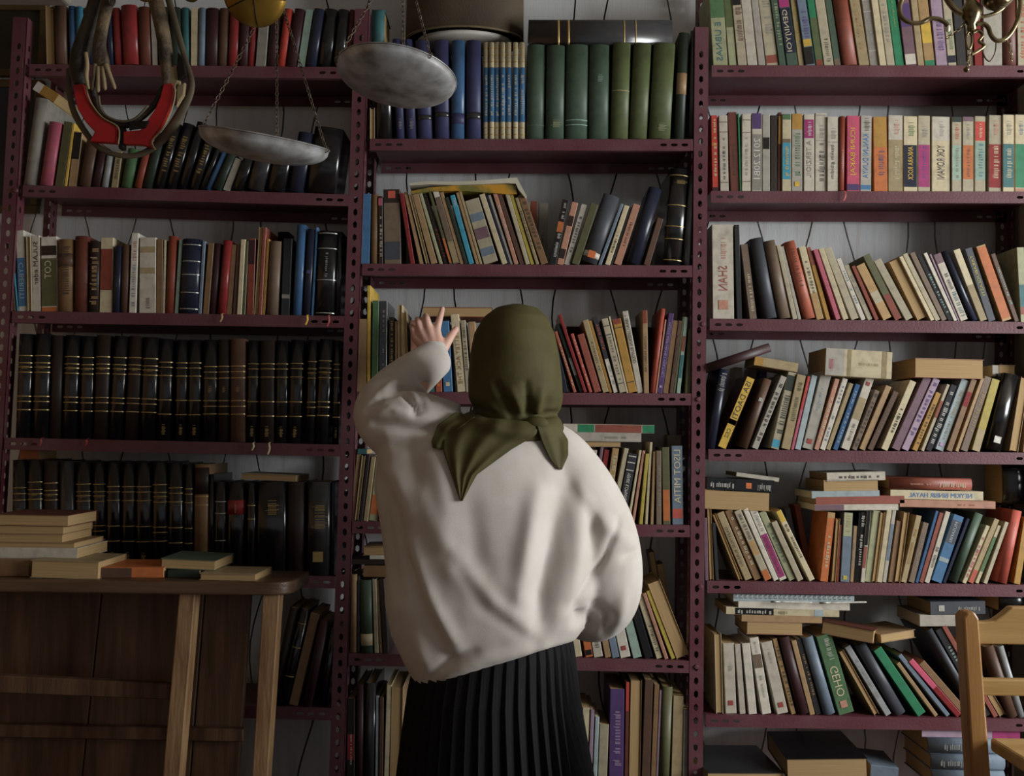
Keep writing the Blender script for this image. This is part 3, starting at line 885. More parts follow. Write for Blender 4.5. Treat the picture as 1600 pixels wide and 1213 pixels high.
row('R1', [(cM1, '''
80 140 -14 95 brightred p Tcream,.2,.95,.5 Lorange,.6,.64 Lmaroon,0,.06
156 245 -10 95 offwhite p Tcharcoal,.15,.7,.3 Btaupe,.12,.78,.91
252 344 -36 66 redbrown p Tdarkbrown,.2,.6,.35
347 358 -22 76 emerald p
363 448 2 80 offwhite p Tgrey,.2,.7,.3 Btaupe,.13,.76,.92
459 555 2 75 offwhite p Lgrey,.02,.73 Lpurple,.80,1 Wwhite,2012.20B1,.16,.68,.66
562 634 0 84 palegrey p Lblack,.55,.7
640 704 0 95 darkbrown p
707 742 8 66 redbrown p Lmustard,.6,.95
746 835 2 84 cream p Lcyan,.16,.63 Ltaupe,.63,.68 Tyellow,.2,.58,.5 Lgreen,.93,1
842 946 2 80 palegrey p Lmustard,.8,1 Qyellow,.1 Tgreen,.2,.75,.55
960 1060 0 84 offwhite p Lmagenta,.69,.93 Wgrey,A_TERZIOIL,.18,.66,.45 Twhite,.72,.9,.4,3
1070 1180 0 72 offwhite p Tcharcoal,.13,.62,.5 Bgrey,.65,.97 Tgrey,.68,.84,.4,3
1186 1290 0 108 offwhite p Wcharcoal,baskin_gibidim,.17,.62,.4 Bgrey,.66 Tgrey,.7,.85,.5,3
1292 1346 10 106 rust h Tsalmon,.3,.55,.3 Rred,.028
1372 1496 2 100 hotpink p Wyellow,ICUNI_BAKAJ,.22,.84,.5 Lpurple,.02,.1
'''), (cM2, '''
24 130 6 100 palegrey p Wbluecover,KANUNI_DUNYA,.18,.76,.5 Tcharcoal,.8,.97,.5,3 Lbluecover,.03,.09
158 290 -10 110 orange p Lmustard,.6,1 Tvioletblue,.22,.55,.45
294 436 0 95 khaki p Loffwhite,.68,1 Tcream,.16,.6,.35 Tsalmon,.75,.94,.4,3
442 575 -2 105 cream p Lnavy,.07,.62 Wyellow,ANKARA_ROCK,.16,.6,.38 Tgreen,.74,.92,.5,3
581 696 0 100 greycream p Lmagenta,.07,.62 Tpurple,.18,.6,.3 Tgrey,.72,.86,.5,3
712 890 0 110 cream p Loffwhite,.68,1 Wdarkbrown,YOK_ROMANI,.17,.62,.42 Tgrey,.74,.94,.25,3
905 1000 0 110 greycream p Lpalteal,.16,.62 Ldarkgreen,.93,1 Ttaupe,.18,.58,.35 Tcoral,.7,.9,.4,3
1009 1114 0 110 greycream p Lorange,.17,.62 Lmauve,.94,1 Tbrown,.2,.58,.3 Tgrey,.7,.9,.3,3
1126 1230 0 105 greycream p Lpalteal,.16,.66 Lbrightred,.68,.93 Tteal,.2,.64,.45 Tcream,.72,.9,.3,3
1258 1384 4 95 greycream p Lred,.06,.62 Tcream,.18,.6,.45 Tsalmon,.74,.93,.4,3
1396 1504 0 90 cream p Lteal,.06,.62 Tcream,.18,.56,.5 Tgrey,.74,.92,.5,3
1514 1620 0 90 cream p Lemerald,.06,.62 Tsteelblue,.74,.92,.4,3 Lsalmon,0,.05
''')])
row('R2', [(cN1, '''
84 308 -4 70 offwhite p Wbrick,SHAN,.30,.56,.42 Tsalmon,.63,.86,.28,3 Qsalmon,.15
314 372 -10 72 charcoal p
432 518 -92 262 taupe p Tcream,.1,.6
566 704 -156 214 slate h
720 840 -152 236 taupe h
850 900 -164 272 greycream p
905 942 -164 282 palegrey p
950 1070 -206 246 terracotta h Tdarkred,.4,.9,.3
1086 1168 -166 286 cream p Lkraft,0,.36 Tdarkbrown,.35,.8,.4
1172 1226 -192 292 mustard p Lbrick,.75,1
1256 1312 -226 316 pink p
1332 1394 -238 306 cream p
1412 1494 -265 306 greycream p
1508 1558 -245 406 white p Tsteelblue
'''), (cN2, '''
96 150 -232 285 greycream p Tgrey
165 208 -228 290 rust p
238 336 -262 288 kraft p Lgreycream,.3,.5
354 434 -312 190 olive p Lrust,0,.38
454 540 -308 240 greycream p
572 680 -280 240 kraft f
700 742 -306 200 cream p
746 800 -318 176 greycream p
806 864 -310 166 taupe p
870 920 -305 180 charcoal p Tpalteal,.1,.7,.5
925 966 -296 166 white p
969 982 -275 172 lilac p
986 1066 -262 180 offwhite p Lmauve,.86,1 Tcharcoal,.45,.7 Tteal,.05,.42,.6
1100 1156 -290 146 navy h
1176 1250 -262 136 cream p Lkhaki,.0,.5
1256 1332 -228 122 slate p Wlimeyellow,TARABUGLASTI,.35,.9,.4
1386 1486 -254 100 kraft p Lorange,.03,.98
1440 1526 -60 130 charcoal h Y.12 D.06
1510 1558 -232 172 brown p Tpalteal
1568 1640 -40 105 palegreen p Lteal,.2,.5 Lbrick,.1,.2
''')])
row('R3', [(cO1, '''
14 104 130 360 navy h Tpalegrey,.72,.95,.6
236 310 60 338 greycream p Y.125 D.06
380 450 60 350 taupe p Y.125 D.06
480 550 60 330 purple p Y.125 D.06
126 216 280 452 darkred p Lyellow,0,1 Wblack,ISA_DAOTI,.42,.94,.62 Wblack,CEZ,.14,.27,.45 Lorange,.33,.4
332 420 235 462 brown h Qpalegrey,.7
456 520 280 432 palegrey p Tdarkbrown,.1,.9,.6
640 722 172 392 greycream p Lcyan,.02,.12 Ldarkgreen,.76,.96 Tdarkgreen,.2,.7,.8
740 830 150 416 khaki p Tolive,.35,.9
834 862 162 424 pink p Lbrightred,.55,1
872 930 162 420 paleblue p
942 1050 182 400 palegrey p Qred,.1 Tpaleblue,.5,.8,.3
1056 1104 202 452 salmon p Tcream,.1,.9
1112 1166 220 450 white p Tsteelblue,.1,.9
1172 1216 224 496 khaki p
1236 1286 220 506 blue p Tpaleblue,.1,.9
1312 1400 240 452 offwhite p Lkhaki,.42,.72 Tcharcoal,.12,.36,.4 Qred,.92
'''), (cO2, '''
-58 -6 222 442 taupe p Tdarkbrown,.05,.95,.7
12 76 256 402 tan p
90 150 252 456 brown p Ttaupe
220 292 278 356 cream p Tblack,.25,.6,.5
322 410 308 326 mauve p
416 492 308 336 lilac p Tpurple,.2,.95,.55
520 576 232 466 mustard p Tdarkbrown,.1,.8
606 642 250 382 greycream p Lrust,.5,.75
652 712 246 392 charcoal p Tpalegrey,.1,.9,.8
742 830 252 346 paleblue p Tkhaki,.5,.85,.4 Tgrey,.15,.48,.3 Qlilac,.08
850 910 242 336 tanbrown p Lred,.62,.82
936 972 248 322 tan p
986 1060 242 316 taupe p Ttan
1096 1200 220 346 limeyellow p Lkhaki,0,.3
1216 1428 180 300 black h Qwhite,.14
1440 1544 84 310 tan f
1560 1626 60 330 tanbrown p
''')])
row('R4', [(cP1, '''
10 46 -10 182 mauve p
54 98 -24 92 kraft f
108 144 -36 232 charcoal p
336 374 -250 150 kraft f
384 466 -278 146 khaki p Wdarkbrown,GAZETELIC_BURJUSU,.2,.78,.5
480 560 -286 122 tanbrown p Tcream,.2,.9
580 656 -298 126 greycream p Tcharcoal,.58,.95 Lkraft,.36,.56 Lorange,.0,.14
668 720 -298 106 white p
724 800 -294 110 white p Lmagenta,.04,.64 Wmaroon,GUNLUK_JURNAL,.08,.6,.5 Tgrey,.68,.95
814 890 -292 136 palegreen p Tsagegreen
894 960 -256 232 greycream p
900 960 -130 96 charcoal p Y.13 D.06
990 1046 -120 60 rust p Y.13 D.06
1008 1070 -324 126 cream p Lyellow,.84,1 Tdarkbrown,.3,.8,.5
1122 1206 82 136 orange p Tcream,.2,.66,.5 Lkraft,.92,1
1216 1262 40 190 kraft f
1268 1296 30 250 rust p
1310 1398 36 136 steelblue p Lpalegreen,.66,1 Tkhaki,.72,.96,.6 Qlimeyellow,.06
1404 1448 36 262 tan p Tgrey
1452 1462 36 130 black p
1466 1524 62 130 black p Twhite,.2,.95,.7
'''), (cP2, '''
2 46 66 120 offwhite p Lbrick,.2,.5 Lblack,.52,1
66 136 84 120 palegreen p
140 180 84 130 kraft f
184 234 96 110 cream p
238 276 98 106 palegrey p Lsteelblue,.3,.8
292 350 82 216 tanbrown p
358 408 90 130 kraft f
414 470 148 166 khaki p Tmustard
488 546 142 236 taupe p Tgrey
554 586 196 120 blue p
590 636 196 140 brick p
640 692 204 130 offwhite p Tcharcoal,.2,.5,.6
704 812 218 178 bluecover p Lslate,.58,.92 Wpaleblue,MUSAFIRI,.6,.9,.3 Lpaleblue,.3,.36
818 852 232 196 navy p
872 962 250 156 sagegreen h
1002 1046 230 266 cream p Tpink,.1,.8,.7
1060 1116 256 206 khaki p Lcoral,.0,.2
1134 1182 222 266 cream p Lgreen,.2,.8
1190 1242 226 236 greycream p
1340 1450 132 118 coral h
1488 1560 90 180 mustard p
''')])
row('R5', [(cQ, '''
92 126 -10 255 cream f
138 192 -10 300 offwhite p Qred,.15 Tgrey,.6,.7,.4,3
206 240 -24 305 offwhite p
246 298 -34 302 white p
308 360 -62 276 white p Ltaupe,.6,.78 Tgrey,.8,.95,.3 Tgrey,.2,.5,.3
388 452 -84 300 offwhite p Qred,.12 Tgrey,.7,.9,.3
456 482 -96 282 kraft p Tdarkbrown,.1,.9,.8
494 546 -98 276 maroon h
550 576 -92 290 tan p
580 606 -96 282 charcoal p Ttan
620 676 -110 276 steelblue h
690 770 -112 270 green p Wcream,GEHO,.22,.6,.52 Twhite,.68,.95,.35 Qsalmon,.12
866 894 -172 340 tan f
918 954 -206 326 silver p Tgrey
964 1026 -200 316 slate h
1072 1126 -218 340 emerald p
1160 1186 -184 400 tan p
1216 1250 -240 366 steelblue p
1254 1296 -240 396 hotpink p Lred,.0,.5
1300 1346 -225 406 tanbrown p
1362 1398 -246 240 slate h
1402 1444 -240 240 charcoal p Tpalteal
1448 1476 -254 222 brick p
1480 1516 -216 300 tan f
1520 1570 -118 320 brown h
1574 1606 -106 318 silver h
''')])
flush_texts()
# ---------------------------------------------------------------- lying books
cR4 = (1090, 720, .31875)
G_ = 'books lying flat on top of the standing rows'
def FL(*a, **k): return flat(*a, group=k.pop('group', G_), **k)
FL(cF, 815, 86, 1414, 184, 'charcoal', 'h', 'long charcoal book with gold marks lying on the green volumes', depth=.15, tilt=-.6, toks=('Lgold,.20,.215', 'Lgold,.27,.285', 'Lgold,.66,.67', 'Lgold,.74,.75'))
FL(cF, 160, 40, 218, 196, 'teal', 'h', 'teal book standing above a black volume beside the post, middle bay', depth=.12, y=.03)
def floppy(name, label, top, bot, mat, y0, y1, inner=None):
    # a limp stapled magazine draped over the books: front-edge polylines (pixels), swept back from y0 to y1
    V, Fc = [], []; n = len(top); K = 6
    for k in range(K + 1):
        y = y0 + (y1 - y0) * k / K
        for poly in (top, bot):
            for px, py in poly:
                p = P(px, py, y0); V.append(Vector((p.x, y, p.z - .004 * math.sin(math.pi * k / K))))
    for k in range(K):
        for i in range(n - 1):
            a, b = k * 2 * n + i, (k + 1) * 2 * n + i; Fc.append((a, a + 1, b + 1, b)); Fc.append((a + n + 1, a + n, b + n, b + n + 1))
        a, b = k * 2 * n, (k + 1) * 2 * n; Fc += [(a, b, b + n, a + n), (a + n - 1, a + 2 * n - 1, b + 2 * n - 1, b + n - 1)]
    for i in range(n - 1): Fc.append((i, n + i, n + i + 1, i + 1)); m = K * 2 * n; Fc.append((m + i, m + i + 1, m + n + i + 1, m + n + i))
    o = link(name, fix_normals(mesh(name, V, Fc)), None, mat); tag(o, label, 'magazine', G_)
    return o
M_MAGW = surf('magazine_page', 'bdb9a6', '9c977f', scale=10, rough=.5); M_MAGY = surf('magazine_cover_print', '6f6a34', 'b8862c', scale=14, rough=.4, amount=1.0, contrast=(.45, .58))
floppy('magazine', 'pale floppy magazine draped over leaning paperbacks in the middle bay', [(640, 286), (670, 283), (710, 284), (750, 282), (790, 279), (808, 277.5), (813, 288), (823, 306)], [(640, 290), (670, 288), (710, 289), (750, 288), (790, 286), (806, 287), (810, 296), (820, 308)], M_MAGW, -.004, .17)
floppy('magazine', 'olive and orange printed magazine under the pale one, middle bay', [(641, 299), (670, 293), (710, 290), (750, 289), (790, 288), (806, 290)], [(643, 303), (672, 299), (710, 298), (750, 300), (790, 303), (808, 303)], M_MAGY, .002, .16)
FL(cH, 330, 140, 632, 178, 'brick', 'f', 'red book lying pages outward above the reaching hand', depth=.13, tilt=-.2, y=.03)
FL((0, 0, 1), 885, 512, 1066, 606, 'darkbrown', 'h', 'dark book lying behind the row right of the headscarf', depth=.05, y=.135)
FL(cI2, 0, 86, 864, 156, 'offwhite', 'p', 'flat book with turquoise and red spine right of the headscarf', toks=('Lemerald,.16,.34', 'Lbrick,.35,.86', 'Lemerald,.87,1'), tilt=.2)
FL(cI2, 30, 160, 740, 240, 'palegrey', 'p', 'grey flat book under the turquoise and red one', toks=('Tgrey,.5,.8,.3',), tilt=.2)
FL(cI2, 60, 246, 552, 292, 'taupe', 'f', 'thin brown flat book, lowest of three right of the headscarf')
FL(cI, 52, 226, 92, 248, 'teal', 'p', 'small teal book lying flat left of the sweater', depth=.1)
FL(cJ, 76, 178, 190, 226, 'tanbrown', 'p', 'brown flat book, lowest in the stack left of the sweater')
FL(cJ, 24, 152, 190, 172, 'darkbrown', 'p', 'thin dark brown flat book left of the sweater', depth=.15)
FL(cJ, 104, 132, 194, 150, 'white', 'p', 'thin white flat book in the stack left of the sweater')
FL(cJ, 74, 96, 190, 131, 'tan', 'f', 'tan flat book, topmost but one left of the sweater', tilt=-2)
FL(cD, 1090, 150, 1350, 176, 'greycream', 'f', 'cream floppy book lying on tall black books, left bay', depth=.12, tilt=1.6, yaw=-4, y=.03)
FL(cD, 90, 40, 178, 82, 'orange', 'p', 'orange book lying on black volumes at the left bay', depth=.1, y=.06)
FL(cA, 150, 395, 266, 440, 'mustard', 'p', 'yellow and white booklet slanting above the tall grey book', depth=.12, tilt=32, y=.05, toks=('Lwhite,.0,.3',))
# right bay, third row from the bottom
FL(cO1, 20, 200, 650, 280, 'maroon', 'h', 'maroon hardcover propped slanting across the corner beside the post', tilt=-19, depth=.12, y=-.002)
FL(cO1, 484, 262, 905, 345, 'khaki', 'p', 'khaki book lying slanted left of the thick pale yellow book', tilt=9, depth=.11, toks=('Lmustard,0,.2',))
FL((1090, 510, .31875), 628, 118, 952, 248, 'cream', 'p', 'thick pale yellow book with ruled spine lying on leaning paperbacks', depth=.15, tilt=3.0, toks=('Lpalegrey,.0,.28', 'Bkhaki,.34,.36,.38,.86,.88,.9,.92', 'Tpink,.05,.13,.5,3', 'Tkhaki,.5,.8,.12'), y=-.008)
FL((1090, 510, .31875), 1066, 162, 1404, 252, 'salmon', 'f', 'thick book lying pages outward right of the pale yellow book', depth=.15, tilt=.8, y=-.002)
FL((1090, 510, .31875), 1446, 190, 1475, 246, 'palegrey', 'p', 'small grey book at the back right corner of a shelf', depth=.08, y=.05)
FL((1090, 510, .31875), 1476, 190, 1560, 236, 'tan', 'f', 'small tan book at the back right corner of a shelf', depth=.08, y=.05)
FL(cR4, 30, 148, 356, 240, 'kraft', 'f', 'thick kraft brown book lying pages outward beside the post', depth=.13, tilt=1.6)
FL(cR4, 46, 92, 376, 150, 'black', 'p', 'black spined book lying on the thick kraft brown book', depth=.13, tilt=2.2, toks=('Twhite,.05,.4,.4', 'Twhite,.75,.95,.5', 'Qorange,.62'))
FL(cR4, 190, 72, 400, 90, 'offwhite', 'p', 'thin white booklet sloping on the black spined book', depth=.13, tilt=7, y=.03)
FL(cR4, 634, 58, 920, 98, 'offwhite', 'p', 'pale book, topmost in the middle stack of the right bay', depth=.15, tilt=-2.0, toks=('Tcharcoal,.2,.9,.35',))
FL(cR4, 616, 96, 890, 160, 'kraft', 'f', 'cream page edged book second in the middle stack of the right bay', depth=.15, tilt=-1.2)
FL(cR4, 560, 150, 892, 182, 'paleblue', 'p', 'thin pale blue book in the middle stack of the right bay', depth=.15, tilt=-1.4)
FL(cR4, 580, 176, 1014, 212, 'brick', 'p', 'wide red book in the middle stack of the right bay', depth=.15, tilt=-1.6)
FL(cR4, 574, 216, 984, 242, 'white', 'p', 'white and purple book, lowest in the middle stack, right bay', depth=.15, tilt=-1.0, toks=('Lmauve,.0,.35',))
FL(cR4, 936, 88, 1340, 140, 'brick', 'h', 'dull red hardcover, topmost of three in the right bay', depth=.14, tilt=.3, toks=('Tcream,.6,.92,.4', 'Tsalmon,.24,.5,.2'))
FL(cR4, 946, 150, 1400, 190, 'cream', 'p', 'cream book with blue title under the dull red hardcover', depth=.13, tilt=.6, toks=('Wbluecover,NEYKIM_BINBIR_HAYAL,.2,.88,.5',))
FL(cR4, 992, 198, 1460, 230, 'salmon', 'p', 'long pink book, lowest of three in the right bay', depth=.14, tilt=.6, toks=('Tbrick,.6,.78,.3',))
FL((0, 0, 1), 1566, 726, 1608, 788, 'black', 'h', 'black book at the back right above the coral hardcover', depth=.1, y=.05)
FL((0, 0, 1), 1560, 926, 1612, 956, 'black', 'h', 'black book at the far right above the chair rail', depth=.14, y=.03)
# right bay, second row from the bottom
nb = FL(cQ, 176, 66, 768, 96, 'paleblue', 'p', 'spiral bound notebook on top of the pile by the post', depth=.15, tilt=.2)
FL(cQ, 200, 98, 746, 132, 'white', 'p', 'white softcover lying under the spiral notebook', depth=.15, tilt=.4)
FL(cQ, 140, 132, 694, 162, 'cream', 'p', 'cream book with black spine lettering under the white softcover', depth=.14, tilt=.8, toks=('Lblack,.08,.42', 'Twhite,.1,.4,.5', 'Tolive,.46,.54,.5,3', 'Lpaleblue,.78,.86'))
FL(cQ, 216, 164, 610, 196, 'tan', 'p', 'tan flat book fourth from the top in the notebook pile', depth=.13, tilt=.8)
FL(cQ, 240, 196, 518, 256, 'salmon', 'f', 'thick flat book at the bottom of the notebook pile', depth=.13, tilt=.6)
FL(cQ, 612, 214, 858, 276, 'redbrown', 'f', 'red leather book lying askew on the leaning row', depth=.13, tilt=6, yaw=-24, pitch=-6, y=-.01)
FL(cQ, 884, 246, 1084, 284, 'tan', 'f', 'thin worn book lying right of the red leather book', depth=.12, tilt=-5, yaw=16)
FL(cQ, 1142, 96, 1410, 158, 'slate', 'p', 'slate blue book lying on top at the right, above the chair', depth=.15, tilt=-1.5, toks=('Tpalegrey,.5,.9,.3', 'Qpalegrey,.2'))
FL(cQ, 1090, 162, 1296, 216, 'palegrey', 'p', 'grey book lying under the slate blue one', depth=.15, tilt=-1.0)
# bottom right
FL(cQ, 440, 868, 830, 960, 'black', 'f', 'large black book lying flat at the bottom of the right bay', depth=.23, tilt=-2.2, yaw=-3, y=-.045)
FL(cQ, 44, 938, 430, 990, 'charcoal', 'f', 'black flat book left of the large black one', depth=.22, tilt=1, yaw=4, y=-.035)
FL(cQ, 850, 905, 980, 990, 'steelblue', 'p', 'blue book half hidden behind the large black one', depth=.14, yaw=-6, tilt=4, y=.03)
FL(cQ, 1100, 722, 1580, 762, 'lilac', 'p', 'magenta and lilac book on top of the lowest stack behind the chair', depth=.17, tilt=.6, toks=('Lmagenta,.72,1',))
FL(cQ, 1126, 766, 1500, 838, 'steelblue', 'h', 'blue grey volume, second in the lowest stack behind the chair', depth=.17, toks=('Tsilver,.2,.5,.4',))
FL(cQ, 1140, 844, 1500, 918, 'steelblue', 'h', 'blue grey volume, third in the lowest stack behind the chair', depth=.17, toks=('Tsilver,.12,.5,.4',))
FL(cQ, 1146, 924, 1500, 996, 'steelblue', 'h', 'blue grey volume, fourth in the lowest stack behind the chair', depth=.17)
# fillers that carry the lowest stacks down to the shelf below the frame
# spiral of the notebook
_h = abs(P(1090 + 768 * .31875, 900).x - P(1090 + 176 * .31875, 900).x)
for i in range(24):
    V, Fc = [], []
    pts = [((0, -.001 + .0045 * math.cos(t), .0045 * math.sin(t)), .0008) for t in [j * 2 * math.pi / 8 for j in range(9)]]
    V, Fc = tube(pts, 5, 2, cap=False)
    q = link('spiral_ring', mesh('spiral_ring', [Vector((v.z, v.y, v.x)) for v in V], Fc), nb, ink('white')); q.location = (-.004, 0.001, _h * (.03 + .94 * i / 23))
V, Fc = tube([((0, 0, 0), .0022), ((.1, 0, .0), .0022), ((.13, 0, 0), .0022), ((.135, 0, 0), .0008)], 8, 2)
for (l, t, r, b), nm in (((360, 96, 560, 100), 'white pen lying under the spiral notebook, left one'), ((600, 102, 828, 98), 'slim white pen sticking out past the spiral notebook')):
    a_ = P(1090 + l * .31875, 910 + t * .31875, -.004); b_ = P(1090 + r * .31875, 910 + b * .31875, -.004)
    pen = link('pen', mesh('pen', V, Fc), None, ink('white'), True); tag(pen, nm, 'pen'); pen.location = a_
    pen.rotation_euler = (0, -math.atan2(b_.z - a_.z, b_.x - a_.x), 0); pen.scale = ((b_ - a_).length / .135,) * 1 + (1, 1)
    link('pen_cap', mesh('pen_cap', *tube([((-.001, 0, 0), .0026), ((.03, 0, 0), .0027)], 8, 2, smoothpath=False)), pen, ink('silver'), True)
flush_texts()
# ================================================================ the person
PY = -0.33
def remesh(name, vf, voxel, smooth=4, mat=None, parent=None, obj_name=None):
    me = mesh(name, *vf); fix_normals(me)
    o = bpy.data.objects.new(name + '_src', me); COL.objects.link(o)
    m = o.modifiers.new('r', 'REMESH'); m.mode = 'VOXEL'; m.voxel_size = voxel; m.use_smooth_shade = True
    if smooth:
        k = o.modifiers.new('s', 'SMOOTH'); k.factor = 0.5; k.iterations = smooth
    bpy.context.view_layer.update()
    out = bpy.data.meshes.new_from_object(o.evaluated_get(bpy.context.evaluated_depsgraph_get())); out.name = name
    bpy.data.objects.remove(o)
    out.materials.clear()
    return out
def ring(pl, pr, depth, y=PY, n=40, lift=0.0, p=2.0, ycut=1.0):
    """closed ring through two silhouette pixels; lift raises the side that faces the viewer"""
    a, b = P(*pl, y), P(*pr, y); c = (a + b) / 2; h = (b - a) / 2; R = []
    for k in range(n):
        t = 2 * math.pi * k / n; cs, sn = math.cos(t), math.sin(t)
        e = 2.0 / p; X = math.copysign(abs(cs) ** e, cs); Yv = math.copysign(abs(sn) ** e, sn)
        q = c + h * X + Vector((0, Yv * depth * (ycut if sn > 0 else 1), 0))
        if sn < 0: q.z += lift * -sn
        R.append(q)
    return R
def fold_displace(me, folds):
    """press folds (pixel polylines) into the surface that faces the viewer; amp in metres along the normal"""
    pts = [v.co.copy() for v in me.vertices]; nrm = [v.normal.copy() for v in me.vertices]
    for v, p, nn in zip(me.vertices, pts, nrm):
        tov = (CAM - p).normalized(); f = nn.dot(tov)
        if f < 0.05: continue
        x, y = to_px(p); d = 0.0
        for poly, amp, w in folds:
            best = 1e9; bt = 0
            N = len(poly) - 1
            for i in range(N):
                (x0, y0), (x1, y1) = poly[i], poly[i + 1]
                dx, dy = x1 - x0, y1 - y0; t = ((x - x0) * dx + (y - y0) * dy) / (dx * dx + dy * dy)
                t = max(0.0, min(1.0, t)); q = math.hypot(x - x0 - t * dx, y - y0 - t * dy)
                if q < best: best = q; bt = (i + t) / N
            if best < 3 * w: d += amp * math.exp(-(best / w) ** 2) * (0.35 + 0.65 * math.sin(math.pi * (0.08 + 0.84 * bt)))
        v.co = p + nn * d * min(1.0, f * 2.2)
    me.update()
person = empty('person', (P(790, 900, PY).x, PY, 0.0))
tag(person, 'person in cream sweater, olive headscarf and black pleated skirt reaching for a book', 'person')
def child(name, me, mat, parent=None, smooth=True):
    o = link(name, me, parent or person, mat, smooth)
    if parent is None: keep(o, person)
    return o
# ---- body: one continuous surface
def cap(a, ra, b, rb, seg=12):
    a, b = Vector(a), Vector(b); d = (b - a).normalized()
    pts = [(a - d * ra * .95, ra * .25), (a - d * ra * .6, ra * .78), (a, ra), (b, rb), (b + d * rb * .6, rb * .78), (b + d * rb * .95, rb * .25)]
    return tube(pts, seg, 2, smoothpath=False)
def ball(c, rx, ry, rz, n=14):
    c = Vector(c); R = []
    for i in range(1, n):
        t = math.pi * i / n
        R.append([c + Vector((rx * math.sin(t) * math.cos(2 * math.pi * k / 16), ry * math.sin(t) * math.sin(2 * math.pi * k / 16), -rz * math.cos(t))) for k in range(16)])
    return loft(R)
H = lambda x, y, d: P(x, y, d)
neck = P(808, 655, PY); sh_l = P(700, 690, PY); sh_r = P(866, 732, PY); elb_l = P(597, 652, -.31); wr_l = P(683, 566, -.085)
hip = P(765, 1060, PY)
B = [cap(neck + Vector((0, 0, -.05)), .055, P(806, 600, PY + .02), .055), ball(P(806, 572, -.33), .076, .095, .118),
     ball(P(806, 600, -.262), .03, .035, .03), cap(P(806, 566, -.235), .009, P(806, 585, -.222), .012), ball(P(790, 566, -.245), .013, .01, .012), ball(P(822, 566, -.245), .013, .01, .012),
     ball(P(806, 598, -.238), .02, .009, .006)]
B += [ball(P(785, 760, PY), .15, .085, .17), ball(P(775, 900, PY), .125, .085, .17), ball(hip, .155, .105, .13), cap(sh_l, .05, sh_r, .05), cap(neck, .05, P(790, 720, PY), .075)]
B += [cap(sh_l, .048, elb_l, .040), cap(elb_l, .040, P(640, 610, -.2), .036), cap(P(640, 610, -.2), .036, wr_l, .025)]
el_r = P(950, 925, -.27); wr_r = P(900, 935, -.10)
B += [cap(sh_r, .048, el_r, .038), cap(el_r, .037, wr_r, .024), cap(wr_r, .026, P(878, 935, -.05), .03)]
for i in range(4): B.append(cap(P(872, 926 + i * 9, -.035), .009, P(850, 930 + i * 9, -.03), .008))
B.append(cap(P(885, 920, -.06), .011, P(865, 912, -.03), .009))
for s in (-1, 1):
    hx = hip.x + s * .075
    B += [cap((hx, PY, hip.z), .085, (hx, PY - .005, hip.z - .38), .055), cap((hx, PY - .005, hip.z - .38), .053, (hx, PY, .09), .034), cap((hx, PY - .03, .035), .034, (hx + s * .02, PY + .15, .03), .03)]
# reaching hand, back of the hand to the viewer
KN_ = dict(i=H(682, 517, -.050), m=H(670, 514, -.052), r=H(658, 518, -.050), l=H(648, 526, -.044))
wb = H(681, 556, -.075)
for k, off in (('i', (.010, 0, 0)), ('m', (.003, 0, 0)), ('r', (-.005, 0, 0)), ('l', (-.012, 0, 0))):
    B.append(cap(wb + Vector(off), .0175, KN_[k], .0118))
B.append(cap(wr_l, .025, wb, .022))
def finger(*pts):
    for (a, ra), (b, rb) in zip(pts, pts[1:]): B.append(cap(a, ra, b, rb, 10))
finger((KN_['i'], .0108), (H(686, 502, -.046), .0095), (H(689, 491, -.038), .0085), (H(691.5, 482, -.030), .0072))
finger((KN_['m'], .0110), (H(667, 499, -.052), .0098), (H(665, 494, -.032), .0088), (H(666, 499, -.014), .0075))
finger((KN_['r'], .0105), (H(654, 504, -.050), .0094), (H(652, 499, -.032), .0085), (H(653, 503, -.014), .0072))
finger((KN_['l'], .0095), (H(645, 514, -.045), .0082), (H(643, 510, -.030), .0074), (H(644, 513, -.014), .0065))
finger((H(688, 553, -.068), .0150), (H(697, 538, -.056), .0128), (H(706, 523, -.040), .0108), (H(713, 514, -.026), .0088))
body = remesh('body', join(*B), .0035, 5)
M_SKIN = surf('skin', 'd3ab9a', 'c59282', scale=30, rough=0.5, amount=0.5, bump=0.05, bscale=200)
M_SKIN.node_tree.nodes['Principled BSDF'].inputs['Subsurface Weight'].default_value = 0.08
M_SKIN.node_tree.nodes['Principled BSDF'].inputs['Subsurface Radius'].default_value = (0.01, 0.004, 0.002)
child('body', body, M_SKIN)
# nails on the straight finger and the thumb
# ---- sweater
tor = [ring((768, 642), (846, 644), .055), ring((706, 652), (874, 660), .085), ring((640, 668), (897, 692), .112, p=2.1), ring((592, 700), (915, 745), .13, p=2.2), ring((585, 760), (936, 800), .148, p=2.3),
       ring((597, 830), (940, 858), .158, p=2.3), ring((603, 885), (938, 910), .162, p=2.3), ring((602, 940), (930, 948), .162, p=2.4, lift=.004), ring((612, 990), (918, 972), .158, p=2.4, lift=.010),
       ring((632, 1035), (906, 988), .15, p=2.4, lift=.020), ring((650, 1068), (900, 998), .145, p=2.4, lift=.030), ring((662, 1084), (893, 1004), .13, p=2.3, lift=.036)]
slv = tube([(P(705, 688, PY), .085), (P(650, 672, -.33), .088), (P(612, 660, -.32), .078), (P(600, 640, -.285), .069), (P(618, 612, -.225), .062), (P(645, 588, -.15), .057), (P(664, 573, -.112), .052), (P(674, 565, -.095), .0495), (P(681, 559, -.083), .0485), (P(684, 556.5, -.078), .044), (P(683.5, 557, -.079), .030)], 22, 5)
